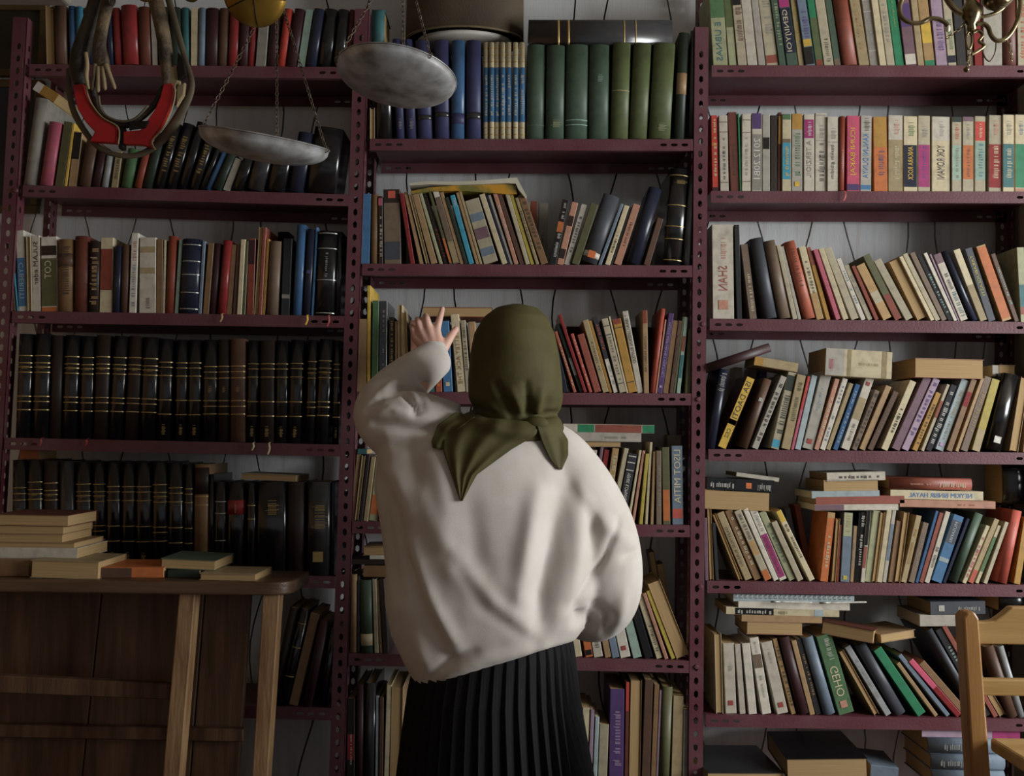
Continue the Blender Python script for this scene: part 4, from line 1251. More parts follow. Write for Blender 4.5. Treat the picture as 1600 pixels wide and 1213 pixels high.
srv = tube([(P(818, 690, PY), .03), (P(836, 696, PY), .06), (P(862, 716, PY), .080), (P(898, 766, PY), .088), (P(932, 830, PY), .088), (P(944, 890, -.325), .087), (P(941, 935, -.30), .082), (P(925, 957, -.23), .070), (P(905, 958, -.16), .056), (P(893, 950, -.11), .045)], 22, 5)
srv2 = ball(P(952, 925, -.32), .062, .075, .085)
sweater = remesh('sweater', join(loft(tor), slv, srv, srv2), .0072, 7)
FOLDS = [
 ([(606, 760), (628, 860), (668, 970), (700, 1030)], -.013, 13), ([(590, 745), (600, 830), (625, 930)], -.009, 10), ([(640, 850), (672, 940), (712, 1010)], .011, 13),
 ([(660, 780), (712, 890), (790, 965), (850, 1000)], .010, 17), ([(700, 870), (760, 950), (835, 1005)], -.009, 12), ([(735, 790), (745, 870), (790, 940)], -.006, 18),
 ([(880, 770), (866, 850), (848, 930), (846, 985)], -.026, 19), ([(905, 760), (905, 850), (892, 930)], .010, 13), ([(838, 770), (822, 860), (812, 930)], .012, 15),
 ([(968, 812), (945, 870), (915, 915), (898, 940)], -.009, 5), ([(908, 955), (918, 975)], -.030, 15), ([(930, 945), (950, 965), (945, 990)], -.014, 9), ([(975, 930), (968, 965)], .008, 10),
 ([(996, 862), (975, 872)], -.010, 7), ([(690, 1055), (760, 1030), (850, 1012)], .006, 9), ([(672, 1060), (700, 1035), (740, 1020)], -.010, 8), ([(650, 1000), (672, 1050)], .008, 10),
 ([(585, 662), (640, 668), (705, 668)], -.022, 8), ([(574, 642), (598, 618), (628, 610), (646, 630), (650, 645)], -.018, 5), ([(590, 622), (615, 602), (640, 604), (655, 622)], .010, 6), ([(655, 590), (672, 606), (676, 622)], -.012, 5), ([(578, 652), (610, 640), (634, 645)], .009, 7), ([(640, 600), (655, 615), (660, 640)], -.009, 6), ([(600, 612), (625, 585), (650, 560)], .006, 10),
 ([(605, 680), (612, 740), (640, 800)], .008, 14), ([(640, 690), (650, 750)], -.006, 12), ([(676, 690), (690, 760), (700, 820)], .006, 16), ([(760, 900), (800, 930)], .006, 20),
 ([(915, 780), (950, 825), (980, 845)], .007, 12), ([(930, 800), (925, 850)], -.008, 10)]
fold_displace(sweater, FOLDS)
M_WOOL = surf('cream_wool', 'c9c3bb', 'b9b0a5', scale=14, rough=0.95, amount=0.5, bump=0.13, bscale=800, sheen=0.2, spec=0.15)
sw = child('sweater', sweater, M_WOOL)
# cuff rib at the raised wrist
V, Fc = tube([(P(676, 564, -.093), .0455), (P(681, 558, -.082), .0465), (P(685, 554, -.074), .0445)], 28, 4, cap=False)
V, Fc = lathe([(.043, 0), (.0465, .006), (.0465, .014), (.0425, .020), (.037, .021)], 30)
# ---- skirt with pleats
def skirt_ring(z, xl, xr, depth, amp, n=176):
    R = []
    for k in range(n):
        t = 2 * math.pi * k / n; saw = (k % 4) / 3.0
        m = 1 + (amp * (1 - 1.9 * saw)) / .18
        R.append(Vector(((xl + xr) / 2 + (xr - xl) / 2 * math.cos(t) * m, PY + depth * math.sin(t) * m, z)))
    return R
SK = []
for py, l, r, dp, am in ((985, 662, 893, .12, .001), (1020, 652, 897, .135, .003), (1080, 640, 902, .155, .005), (1150, 632, 912, .17, .007), (1213, 626, 922, .185, .009), (1400, 600, 950, .22, .012), (1640, 575, 985, .25, .016)):
    a, b = P(l, py, PY), P(r, py, PY); SK.append(skirt_ring((a.z + b.z) / 2, a.x, b.x, dp, am))
M_SKIRT = surf('black_pleated_cloth', '0d0c0d', '070707', scale=40, rough=0.75, amount=0.6, spec=0.2)
me = mesh('skirt', *loft(SK, cap=False)); child('skirt', fix_normals(me), M_SKIRT, smooth=False)
# ---- headscarf
hd = [ring((800, 475.5), (816, 476), .014, -.335), ring((776, 481), (842, 483), .052, -.335), ring((756, 496), (856, 498), .083, -.335), ring((741, 521), (867, 523), .105, -.335), ring((734, 556), (874, 558), .117, -.335), ring((731, 592), (878, 592), .121, -.337),
      ring((732, 622), (880, 622), .116, -.338), ring((742, 643), (876, 641), .100, -.335), ring((768, 656), (862, 654), .078, -.33), ring((780, 668), (850, 666), .060, -.33)]
wrap = [ring((742, 640), (866, 644), .085, -.335), ring((712, 652), (876, 656), .105, -.335), ring((706, 668), (884, 672), .118, -.335), ring((720, 684), (880, 688), .112, -.335), ring((760, 694), (850, 698), .09, -.335)]
scarf = remesh('headscarf', join(loft(hd), loft(wrap)), .0052, 4)
fold_displace(scarf, [([(742, 640), (790, 655), (838, 655), (872, 645)], -.016, 5), ([(775, 600), (792, 630), (800, 652)], -.008, 6), ([(800, 610), (812, 635), (815, 654)], .007, 6), ([(822, 600), (826, 630), (824, 654)], -.009, 6), ([(846, 610), (840, 635), (836, 655)], .008, 6), ([(862, 618), (852, 640)], -.007, 6), ([(760, 622), (780, 648)], .006, 6),
    ([(735, 560), (760, 600), (790, 640)], .003, 14), ([(870, 560), (850, 600), (835, 640)], .003, 14)])
M_SCARF = surf('olive_cloth', '4d4828', '3d391d', scale=16, rough=0.75, amount=0.6, bump=0.1, bscale=500, sheen=0.0, spec=0.25)
sc = child('headscarf', scarf, M_SCARF)
bvh = BVHTree.FromPolygons([v.co.copy() for v in sweater.vertices] + [v.co.copy() for v in scarf.vertices], [tuple(p.vertices) for p in sweater.polygons] + [tuple(i + len(sweater.vertices) for i in p.vertices) for p in scarf.polygons])
def on_back(px, py, off=.006, dflt=-.46):
    d = ray(px, py).normalized(); hit = bvh.ray_cast(CAM, d)
    if hit[0] is None: return P(px, py, dflt)
    return hit[0] - d * off
def poly_at(poly, t):
    ls = [math.hypot(b[0] - a[0], b[1] - a[1]) for a, b in zip(poly, poly[1:])]; tot = sum(ls) * t
    for (a, b), l in zip(zip(poly, poly[1:]), ls):
        if tot <= l or (a, b) == (poly[-2], poly[-1]):
            k = min(1.0, tot / l); return a[0] + (b[0] - a[0]) * k, a[1] + (b[1] - a[1]) * k
        tot -= l
def tail(le, re, folds, amp, base=.010, nu=28, nv=30, fan=0.0):
    pts = []
    dist0 = None
    for j in range(nv + 1):
        v = j / nv; a, b = poly_at(le, v), poly_at(re, v); rowp = []
        for i in range(nu + 1):
            u = i / nu; px, py = a[0] + (b[0] - a[0]) * u, a[1] + (b[1] - a[1]) * u
            f = amp * (0.75 * (1 - abs(math.sin(folds * math.pi * (u ** (1 + fan)) + 0.5 + v * 0.9))) ** 0.9 + 0.35 * (0.5 + 0.5 * math.sin(folds * 3.7 * u + 1.3 - v * 2.6))) * (0.35 + math.sin(math.pi * min(1, v * 1.1 + .1)) * .65) * math.sin(math.pi * max(.06, min(.94, u))) ** .4
            f += base * (1 - .5 * v)
            rowp.append((px, py, f))
        pts.append(rowp)
    V, Fc = [], []
    # smooth the depth so the cloth bridges dips
    D = [[(on_back(px, py, f) - CAM).length for px, py, f in r] for r in pts]
    for it in range(3):
        D = [[(D[j][i] * 2 + D[max(j - 1, 0)][i] + D[min(j + 1, nv)][i] + D[j][max(i - 1, 0)] + D[j][min(i + 1, nu)]) / 6 for i in range(nu + 1)] for j in range(nv + 1)]
    for lay in (0, 1):
        for j in range(nv + 1):
            for i in range(nu + 1):
                px, py, f = pts[j][i]; V.append(CAM + ray(px, py).normalized() * (D[j][i] + .0055 * lay))
    W = nu + 1; N = W * (nv + 1)
    for j in range(nv):
        for i in range(nu):
            q = (j * W + i, j * W + i + 1, (j + 1) * W + i + 1, (j + 1) * W + i); Fc.append(q); Fc.append(tuple(N + k for k in reversed(q)))
    edge = [i for i in range(W)] + [j * W + nu for j in range(1, nv + 1)] + [nv * W + i for i in range(nu - 1, -1, -1)] + [j * W for j in range(nv - 1, 0, -1)]
    for a, b in zip(edge, edge[1:] + edge[:1]): Fc.append((b, a, N + a, N + b))
    me = fix_normals(mesh('scarf_tail', V, Fc)); o = link('scarf_tail', me, sc, M_SCARF, True); return o
tail([(706, 648), (692, 675), (692, 703), (706, 745), (719, 783)], [(842, 660), (838, 680), (800, 702), (745, 742), (723, 783)], 3.2, .013, fan=-.1)
tail([(712, 644), (684, 664), (674, 690), (676, 700)], [(742, 652), (714, 672), (700, 694), (690, 703)], 1.5, .008, nu=14, nv=16, base=.016)
tail([(836, 656), (846, 690), (858, 716), (872, 733)], [(866, 652), (888, 688), (888, 712), (878, 734)], 2.0, .008, nu=16, nv=18, base=.014)
V, Fc = ball(on_back(838, 662, .004), .026, .014, .016); link('scarf_knot', mesh('scarf_knot', V, Fc), sc, M_SCARF, True)
# ================================================================ things hanging in front of the shelves
def finish(root):
    bpy.context.view_layer.update()
    inv = Matrix.Translation(root.location).inverted()
    for c in root.children: c.matrix_parent_inverse = inv
def seg(name, pts, parent, mat, segs=10, n=6, flat=1.0, ref=None, cap=True):
    return link(name, mesh(name, *tube(pts, segs, n, flat, cap, ref=ref)), parent, mat, True)
M_IRON = surf('dark_iron', '2a2622', '15120f', scale=30, rough=0.5, metal=0.7, amount=0.7)
M_STEELW = surf('tarnished_pan_metal', 'bcc0c1', '5a4a3a', scale=24, rough=0.42, metal=0.3, amount=0.85, detail=9, bump=0.06, bscale=50, contrast=(0.36, 0.78))
M_CHAIN = surf('rusty_chain', '6e6052', '3a2d22', scale=60, rough=0.5, metal=0.6, amount=0.8)
M_BRASS = surf('old_brass', '9a7a34', '6b5220', scale=14, rough=0.38, metal=0.75, amount=0.7)
# ---- harness hames
cHm = (90, 0, .2143); HY = -.55
def hp(x, y, d=0.0): return P(90 + x * .2143, y * .2143, HY + d)
hk = .2143 / S(HY)
ham = empty('horse_collar', hp(470, 1060)); tag(ham, 'old wooden horse collar with red painted plates hanging at upper left', 'horse collar')
M_LEATH = surf('cracked_leather', '3b3022', '15100b', scale=22, rough=0.6, amount=0.9, bump=0.4, bscale=70, detail=8)
M_HIDE = surf('worn_hide', '6b5a42', '2b2118', scale=18, rough=0.7, amount=0.9, bump=0.5, bscale=60, detail=8, contrast=(.4, .6))
M_STRAP = surf('strap_leather', '5e5340', '3a3122', scale=12, rough=0.7, amount=0.7)
M_RED = surf('red_paint_worn', 'a01c1c', '641312', scale=16, rough=0.42, amount=0.6, contrast=(.5, .75))
M_BARE = surf('bare_pale_wood', '8d7b5a', '5b4a33', scale=20, rough=0.7, amount=0.6)
seg('padded_bar', [(hp(330, -160), 62 * hk), (hp(290, 0), 60 * hk), (hp(235, 180), 60 * hk), (hp(170, 380), 66 * hk), (hp(150, 520), 62 * hk), (hp(165, 620), 44 * hk)], ham, M_LEATH, 14)
seg('padded_bar', [(hp(690, -160), 50 * hk), (hp(715, 0), 56 * hk), (hp(760, 200), 54 * hk), (hp(790, 400), 50 * hk), (hp(800, 560), 44 * hk), (hp(790, 640), 36 * hk)], ham, M_HIDE, 14)
seg('hide_flap', [(hp(400, -120, -.02), 40 * hk), (hp(365, 20, -.02), 48 * hk), (hp(325, 200, -.02), 46 * hk), (hp(305, 340, -.02), 52 * hk), (hp(320, 450, -.02), 58 * hk), (hp(340, 520, -.02), 50 * hk)], ham, M_HIDE, 12, flat=.55, ref=(0, 1, 0))
for a, b in (((275, 470), (255, 640)), ((300, 490), (295, 655)), ((330, 490), (345, 640)), ((350, 470), (412, 632))):
    seg('hide_strip', [(hp(*a, -.026), 20 * hk), (hp((a[0] + b[0]) / 2, (a[1] + b[1]) / 2, -.028), 17 * hk), (hp(*b, -.024), 15 * hk), (hp(b[0] + 4, b[1] + 14, -.022), 8 * hk)], ham, M_BARE if b[0] > 280 else M_HIDE, 8)
seg('binding_cord', [(hp(205, 385, -.03), 15 * hk), (hp(215, 470, -.032), 16 * hk), (hp(210, 560, -.03), 17 * hk), (hp(228, 650, -.025), 12 * hk)], ham, M_BARE, 8)
def plate(pts, name, mat, d=-.012, t=.016):
    V, Fc = prism([(hp(x, y).x, hp(x, y).z) for x, y in pts], HY + d, HY + d + t)
    me = fix_normals(mesh(name, V, Fc)); bevel_mesh(me, .0022, 2); return link(name, me, ham, mat)
plL = [(132, 632), (205, 625), (215, 690), (240, 750), (290, 820), (350, 880), (440, 935), (440, 1055), (250, 1042), (288, 975), (222, 905), (165, 810), (140, 720)]
plR = [(852, 620), (785, 628), (762, 720), (720, 820), (660, 900), (620, 960), (495, 972), (495, 1062), (640, 1068), (712, 1094), (690, 1030), (770, 930), (830, 800), (855, 700)]
for pl, edge in ((plL, [(205, 625), (222, 700), (258, 775), (330, 860), (442, 932), (442, 1052)]), (plR, [(852, 620), (855, 700), (830, 800), (770, 930), (690, 1030), (712, 1092)])):
    q = plate(pl, 'red_plate', M_RED)
    seg('painted_edge', [(hp(x, y, -.013), 7 * hk) for x, y in edge], q, M_BARE, 6)
plate([(445, 930), (490, 930), (488, 1090), (450, 1090)], 'hinge_bolt', M_IRON, -.006, .018)
plate([(540, 900), (690, 895), (660, 950), (540, 965)], 'rusted_patch', M_IRON, -.0145, .004)
seg('outer_strap', [(hp(78, 500, .01), 18 * hk), (hp(88, 700, .01), 22 * hk), (hp(150, 880, .01), 24 * hk), (hp(300, 1075, .01), 20 * hk), (hp(490, 1138, .01), 20 * hk), (hp(660, 1100, .01), 26 * hk), (hp(810, 960, .01), 40 * hk), (hp(920, 780, .01), 36 * hk), (hp(978, 620, .01), 24 * hk), (hp(935, 450, .01), 22 * hk), (hp(880, 250, .01), 24 * hk), (hp(800, -40, .01), 26 * hk), (hp(770, -160, .01), 24 * hk)], ham, M_STRAP, 10, flat=.5, ref=(0, 1, 0))
seg('inner_strap', [(hp(255, 640, 0), 24 * hk), (hp(285, 760, 0), 26 * hk), (hp(350, 860, 0), 24 * hk), (hp(470, 915, 0), 26 * hk), (hp(590, 870, 0), 24 * hk), (hp(700, 770, 0), 22 * hk), (hp(765, 640, 0), 20 * hk)], ham, M_LEATH, 10)
seg('wire_hook', [(hp(300, 700, -.01), 9 * hk), (hp(318, 800, -.012), 9 * hk), (hp(380, 860, -.012), 10 * hk), (hp(480, 885, -.012), 10 * hk), (hp(570, 860, -.012), 9 * hk), (hp(660, 770, -.012), 9 * hk)], ham, M_STRAP, 7)
plate([(800, 500), (880, 490), (890, 600), (850, 660), (780, 640)], 'wood_block', M_BARE, -.008, .02)
plate([(890, 390), (935, 450), (950, 560), (900, 600), (880, 520)], 'buckle_tongue', M_IRON, -.012, .012)
plate([(880, 640), (940, 610), (930, 700), (875, 790)], 'wood_block', M_BARE, -.01, .012)
V, Fc = tube([(Vector((22 * hk * math.cos(t), 0, 30 * hk * math.sin(t))), 6 * hk) for t in [i * math.pi / 5 for i in range(11)]], 7, 3, cap=False)
o = link('iron_ring', mesh('iron_ring', V, Fc), ham, M_CHAIN, True); o.location = hp(398, 12, -.03)
seg('hanging_rope', [(hp(330, -160), 14 * hk), (hp(500, -420), 14 * hk), (hp(510, -700), 14 * hk), (Vector((hp(510, -700).x, HY, 2.752)), 14 * hk)], ham, M_STRAP, 8)
seg('hanging_rope', [(hp(690, -160), 14 * hk), (hp(560, -400), 14 * hk), (hp(512, -640), 12 * hk)], ham, M_STRAP, 8)
finish(ham)
# ---- balance scale
BY = -.50
def bp(px, py, d=0.0): return P(px, py, BY + d)
scale_ = empty('balance_scale', bp(525, 150)); tag(scale_, 'old balance scale with two tarnished metal pans hung on chains', 'balance scale')
def chain_mesh(a, b):
    d = b - a; L_ = d.length; n = max(3, int(L_ / .0098)); step = d / n; t = d.normalized(); u = t.orthogonal().normalized(); w = t.cross(u)
    parts_ = []
    for i in range(n):
        c = a + step * (i + .5); e = u if i % 2 else w; l = step.length * .66
        pts = [(c + t * (l * math.cos(q)) + e * (.0033 * math.sin(q)), .00105) for q in [k * 2 * math.pi / 8 for k in range(8)]]
        V, Fc = [], []
        o_ = t.cross(e)
        for p_, r in pts:
            rad = (p_ - c); rad = rad.normalized()
            for k in range(5):
                g = 2 * math.pi * k / 5; V.append(p_ + rad * (r * math.cos(g)) + o_ * (r * math.sin(g)))
        for i2 in range(8):
            for k in range(5):
                Fc.append((i2 * 5 + k, i2 * 5 + (k + 1) % 5, ((i2 + 1) % 8) * 5 + (k + 1) % 5, ((i2 + 1) % 8) * 5 + k))
        parts_.append((V, Fc))
    return join(*parts_)
def pan(ctr, R, depth, roll, tip, apex, hooks):
    prof = [(.0005, -depth)] + [(R * math.sin(i / 9 * math.pi / 2), -depth * math.cos(i / 9 * math.pi / 2) ** .8) for i in range(1, 9)] + [(R, 0), (R + .002, .001), (R + .001, .003), (R - .002, .002)]
    prof += [(R * .97 * math.sin(i / 9 * math.pi / 2), -depth * .97 * math.cos(i / 9 * math.pi / 2) ** .8 + .0012) for i in range(8, 0, -1)] + [(.0005, -depth * .97 + .0012)]
    o = link('pan', mesh('pan', *lathe(prof, 48)), scale_, M_STEELW, True)
    M = Matrix.Translation(ctr) @ Matrix.Rotation(math.radians(roll), 4, 'Y') @ Matrix.Rotation(math.radians(tip), 4, 'X'); inv = M.inverted()
    o.matrix_local = M; o['_m'] = 1
    link('pan_rim', mesh('pan_rim', *loft([[Vector(((R + .0018 * math.cos(g)) * math.cos(2 * math.pi * k / 48), (R + .0018 * math.cos(g)) * math.sin(2 * math.pi * k / 48), .0015 + .0018 * math.sin(g))) for k in range(48)] for g in [q * math.pi / 3 for q in range(7)]], cap=False)), o, M_CHAIN, True)
    for ang in hooks:
        h = Vector((R * math.cos(ang), R * math.sin(ang), .001)); a = M @ h
        me = mesh('chain', *chain_mesh(a, apex)); me.transform(inv); link('chain', me, o, M_CHAIN, True)
        V, Fc = tube([(h + Vector((.006 * math.cos(t) * math.cos(ang), .006 * math.cos(t) * math.sin(ang), .006 * math.sin(t))), .0012) for t in [k * math.pi / 4 for k in range(9)]], 6, 2, cap=False)
        link('hook_ring', mesh('hook_ring', V, Fc), o, M_CHAIN, True)
    del o['_m']
    return o
apL, apR = bp(432, -22), bp(628, -85)
pan(bp(414, 219), 101 / S(BY), .046, 9.0, 11, apL, (math.radians(182), math.radians(95), math.radians(-6)))
pan(bp(620, 118), 95 / S(BY), .034, 6.5, -7, apR, (math.radians(196), math.radians(88), math.radians(-52)))
mid = (apL + apR) / 2 + Vector((0, 0, .02))
seg('beam', [(apL, .005), ((apL + mid) / 2 + Vector((0, 0, .012)), .008), (mid, .011), ((apR + mid) / 2 + Vector((0, 0, .012)), .008), (apR, .005)], scale_, M_IRON, 10)
seg('hanging_rod', [(mid, .004), (mid + Vector((0, 0, .1)), .004), (Vector((mid.x, mid.y, 2.752)), .004)], scale_, M_IRON, 8)
bpy.context.view_layer.update()
for c in scale_.children: c.matrix_parent_inverse = Matrix.Translation(scale_.location).inverted()
# ---- brass dish hanging above the left pan
dish = empty('brass_dish', P(398, -8, -.62)); tag(dish, 'yellow brass dish with seam lines hanging above the left scale pan', 'dish')
R = 48 / S(-.62)
V, Fc = lathe([(.0004, -.016)] + [(R * math.sin(i / 8 * math.pi / 2), -.016 * math.cos(i / 8 * math.pi / 2)) for i in range(1, 8)] + [(R, 0), (R + .002, .001), (R, .003), (R * .9, .001), (R * .5, -.008), (.0004, -.012)], 40)
o = link('dish_body', mesh('dish_body', V, Fc), dish, M_BRASS, True)
RM = Matrix.Rotation(math.radians(-12), 4, 'Y') @ Matrix.Rotation(math.radians(-62), 4, 'X')
o.matrix_local = RM
for a in (0.35, 1.75, 2.9):
    pts = [((R * math.sin(t) * math.cos(a), R * math.sin(t) * math.sin(a), -.0165 * math.cos(t)), .0011) for t in [(-1 + 2 * i / 10) * math.pi / 2 for i in range(11)]]
    link('seam', mesh('seam', *tube(pts, 5, 2)), o, M_IRON, True)
z0 = dish.location.z
link('hanging_wire', mesh('hanging_wire', *tube([((0, .01, R * .8), .0012), ((0, .01, .3), .0012), ((0, .01, 2.752 - z0), .0012)], 6, 2)), dish, M_IRON, True)
# two small brass cups whose rims show at the top edge
for px, nm, r in ((226, 'small brass cup over the red horse collar, at the top edge', 13), (298, 'small dull brass cup right of the horse collar, at the top edge', 14)):
    c = empty('brass_cup', P(px, -6, -.6)); tag(c, nm, 'cup', 'small hanging brass cups'); rr = r / S(-.6)
    link('cup_bowl', mesh('cup_bowl', *lathe([(.0004, -.010), (rr * .6, -.008), (rr, 0), (rr * 1.05, .02), (rr * .98, .021), (rr * .5, .006), (.0004, 0)], 24)), c, M_BRASS, True)
    link('hanging_wire', mesh('hanging_wire', *tube([((0, 0, 0), .001), ((0, 0, .3), .001), ((0, 0, 2.752 - c.location.z), .001)], 6, 2)), c, M_IRON, True)
# ---- brass chandelier
CYD = -.50
def cp(x, y, d=0.0): return P(1380 + x * .1375, y * .1375, CYD + d)
ck = .1375 / S(CYD)
chd = empty('chandelier', cp(1000, 300)); tag(chd, 'curled brass chandelier with little chains at the upper right', 'chandelier')
M_BR2 = surf('dull_chrome_brass', '8f8262', '3e3220', scale=24, rough=0.24, metal=0.9, amount=0.8)
def carm(name, pts, r, mat=M_BR2, s=10): return seg(name, [(cp(*p), (r if len(p) < 4 else r) * ck) for p in pts], chd, mat, s)
carm('scroll_arm', [(330, -120), (230, -30), (188, 90), (215, 200), (310, 258), (430, 258), (520, 215), (620, 215), (700, 255), (735, 300)], 26)
carm('scroll_arm', [(690, -80), (750, 30), (820, 110), (900, 150), (980, 130)], 34)
carm('scroll_arm', [(1330, -90), (1395, 0), (1370, 80), (1290, 140), (1180, 180), (1080, 190)], 22)
carm('scroll_arm', [(1480, -160), (1555, -20), (1545, 160), (1480, 330), (1390, 440), (1290, 462), (1225, 400), (1190, 310), (1130, 270), (1050, 280)], 26)
carm('lower_ring', [(975, 360), (945, 420), (945, 500), (975, 560), (1005, 500), (1005, 410), (980, 362)], 14)
carm('leaf', [(1010, 380), (1080, 350), (1130, 400), (1090, 470), (1150, 520), (1060, 590), (1000, 620)], 18)
V, Fc = lathe([(.0005, -.045), (.010, -.040), (.008, -.030), (.017, -.018), (.022, 0), (.016, .014), (.010, .022), (.013, .034), (.009, .05), (.006, .09)], 22)
o = link('centre_vase', mesh('centre_vase', V, Fc), chd, M_BR2, True); o.location = cp(1000, 130)
V, Fc = lathe([(.0005, -.004), (.018, 0), (.030, .018), (.034, .034), (.031, .034), (.026, .018), (.015, .004), (.0005, .001)], 26)
o = link('candle_cup', mesh('candle_cup', V, Fc), chd, M_BR2, True); o.location = cp(1200, 90); o.rotation_euler = (.5, .5, 0)
o = link('candle_bulb', mesh('candle_bulb', *ball((0, 0, 0), .0048, .0048, .008)), chd, surf('bulb_glass', 'd8d4c4', 'c8c4b4', rough=.15), True); o.location = cp(735, 325)
for a, b in (((960, 170), (905, 300)), ((905, 300), (720, 435)), ((975, 560), (962, 760)), ((1425, 450), (1462, 690))):
    o = link('drop_chain', mesh('drop_chain', *chain_mesh(cp(*a), cp(*b))), chd, M_BR2, True)
o = link('drop_ball', mesh('drop_ball', *ball((0, 0, 0), 34 * ck, 34 * ck, 34 * ck)), chd, M_BR2, True); o.location = cp(945, 790)
carm('hanging_wire', [(1285, 470), (1270, 600), (1215, 695), (1160, 660), (1125, 570)], 9, M_CHAIN, 6)
seg('stem', [(cp(1000, -100), .005), (cp(1000, -400), .005), (Vector((cp(1000, 0).x, CYD, 2.752)), .005)], chd, M_BR2, 8)
seg('arm_root', [(cp(330, -120), 20 * ck), (cp(600, -200), 20 * ck), (cp(1000, -160), 22 * ck), (cp(1300, -200), 20 * ck), (cp(1480, -160), 20 * ck)], chd, M_BR2, 8)
seg('arm_root', [(cp(690, -80), 20 * ck), (cp(850, -170), 20 * ck), (cp(1000, -160), 22 * ck), (cp(1200, -170), 20 * ck), (cp(1330, -90), 20 * ck)], chd, M_BR2, 8)
finish(chd)
# ---- drum shade standing on the top books
shd = empty('lamp_shade', P(726, 66, .10)); tag(shd, 'dark brown drum lamp shade standing on the blue volumes', 'lamp shade')
rx = 94 / S(.10); M_SHADE = surf('brown_shade_cloth', '5a4d39', '32291d', scale=4, rough=0.8, amount=0.8, bump=.1, bscale=200)
def drum(r0, r1, z0, z1):
    return lathe([(r0, z0), (r0 * .995, (z0 + z1) / 2), (r0 * .985, z1), (r1 * .985, z1), (r1, z0), (r0, z0)], 48, 1.0, .62)
link('shade_cloth', fix_normals(mesh('shade_cloth', *drum(rx, rx - .003, 0.004, .22))), shd, M_SHADE, True)
V, Fc = lathe([(rx * .66, -.001), (rx * .68, .003), (rx * .6, .003), (rx * .6, -.001)], 48, 1.0, .62)
link('rim', fix_normals(mesh('rim', *loft([[Vector((rx * f * math.cos(2 * math.pi * k / 48), rx * f * .62 * math.sin(2 * math.pi * k / 48), z)) for k in range(48)] for f, z in ((.96, .0), (1.005, .0), (1.005, .0045), (.96, .0045), (.96, .0))], cap=False))), shd, surf('shade_rim', '6b5d46', '4a3f2e'), True)
link('liner', mesh('liner', *lathe([(.001, -.0085), (rx * .72, -.0085), (rx * .80, .0), (rx * .70, .002), (.001, .002)], 48, 1.0, .62)), shd, surf('white_liner', 'c9c5bb', 'b5b0a4', rough=.6), True)
# ---- pictures on the wall at far left
def picture(px0, py0, px1, py1, label, canvas, y=WALL_Y - .022):
    a, b = P(px0, py1, y), P(px1, py0, y); r = empty('framed_picture', (a + b) / 2); tag(r, label, 'picture')
    w, h = abs(b.x - a.x), abs(b.z - a.z); f = .022
    for bx in ((-w / 2, w / 2, h / 2 - f, h / 2), (-w / 2, w / 2, -h / 2, -h / 2 + f), (-w / 2, -w / 2 + f, -h / 2 + f, h / 2 - f), (w / 2 - f, w / 2, -h / 2 + f, h / 2 - f)):
        link('frame_rail', bevel_mesh(mesh('frame_rail', *box(bx[0], bx[1], 0, .02, bx[2], bx[3])), .003), r, surf('frame_gilt_worn', '5a4a2c', '33291a', scale=20, rough=.5))
    link('canvas', mesh('canvas', *box(-w / 2 + f, w / 2 - f, .010, .018, -h / 2 + f, h / 2 - f)), r, canvas)
    return r
picture(-150, 4, 74, 116, 'dark oil painting in a worn gilt frame at the upper left', surf('dark_painting', '26281f', '3a3428', scale=6, rough=.45, amount=.9, detail=6))
picture(-150, 124, 66, 330, 'dark blue picture below the oil painting, behind the left post', surf('blue_painting', '1c2430', '2c3038', scale=5, rough=.45, amount=.9, detail=6))
bxr = empty('storage_box', P(30, 4, -.1)); tag(bxr, 'pale box with rounded corner at the top left corner', 'box')
a, b = P(-160, -8, -.1), P(98, -8, -.1)
link('box_body', bevel_mesh(mesh('box_body', *box(a.x - bxr.location.x, b.x - bxr.location.x, 0, .06, a.z - bxr.location.z, .16)), .012, 3), bxr, surf('pale_box_card', '8f897c', '77705f', rough=.7))
link('box_lid', bevel_mesh(mesh('box_lid', *box(a.x - bxr.location.x - .004, b.x - bxr.location.x + .004, -.004, .064, .12, .165)), .01, 2), bxr, surf('pale_box_card', '8f897c', '77705f', rough=.7))
zc = 2.752 - bxr.location.z
for k in (-.1, .05): link('hanging_bracket', mesh('hanging_bracket', *tube([((k, .03, .16), .006), ((k, .03, .25), .006), ((k, .03, zc), .006)], 6, 2)), bxr, M_IRON, True)

# ================================================================ wooden bench at lower left
M_OLDW = surf('old_bench_wood', '5e442f', '352417', scale=7, rough=0.6, amount=0.8, stretch=(6, 6, .6), detail=6, bump=.12, bscale=30)
M_PALEW = surf('pale_worn_wood', '8f7350', '6a4a30', scale=8, rough=0.6, amount=0.9, stretch=(5, 5, .8), detail=6, bump=.15, bscale=30)
M_TOPW = surf('bench_top_wood', '57402e', '3a291d', scale=7, rough=0.4, amount=0.8, stretch=(.6, 6, 6), detail=6, bump=.08, bscale=30)
FY = -.42
ben = empty('wooden_bench', (P(200, 1100, FY).x, -.33, 0)); tag(ben, 'dark plank backed wooden bench with books on its top board', 'bench')
ta, tb = P(-150, 903, FY), P(455, 911, FY); TOPZ = tb.z
x0, x1 = ta.x, tb.x; out = []
for i in range(9):
    t = math.pi / 2 * i / 8; out.append((x1 - .05 + .05 * math.cos(t), FY + .05 - .05 * math.sin(t)))
out = [(x0, FY)] + out[::-1] + [(x1 + .0, -.235), (x0, -.235)]
V = [Vector((x, y, TOPZ)) for x, y in out] + [Vector((x, y, TOPZ - .028)) for x, y in out]; n = len(out)
me = fix_normals(mesh('top_board', V, [tuple(range(n)), tuple(range(2 * n - 1, n - 1, -1))] + [(k, (k + 1) % n, n + (k + 1) % n, n + k) for k in range(n)]))
bevel_mesh(me, .004, 2); link('top_board', me, ben, M_TOPW)
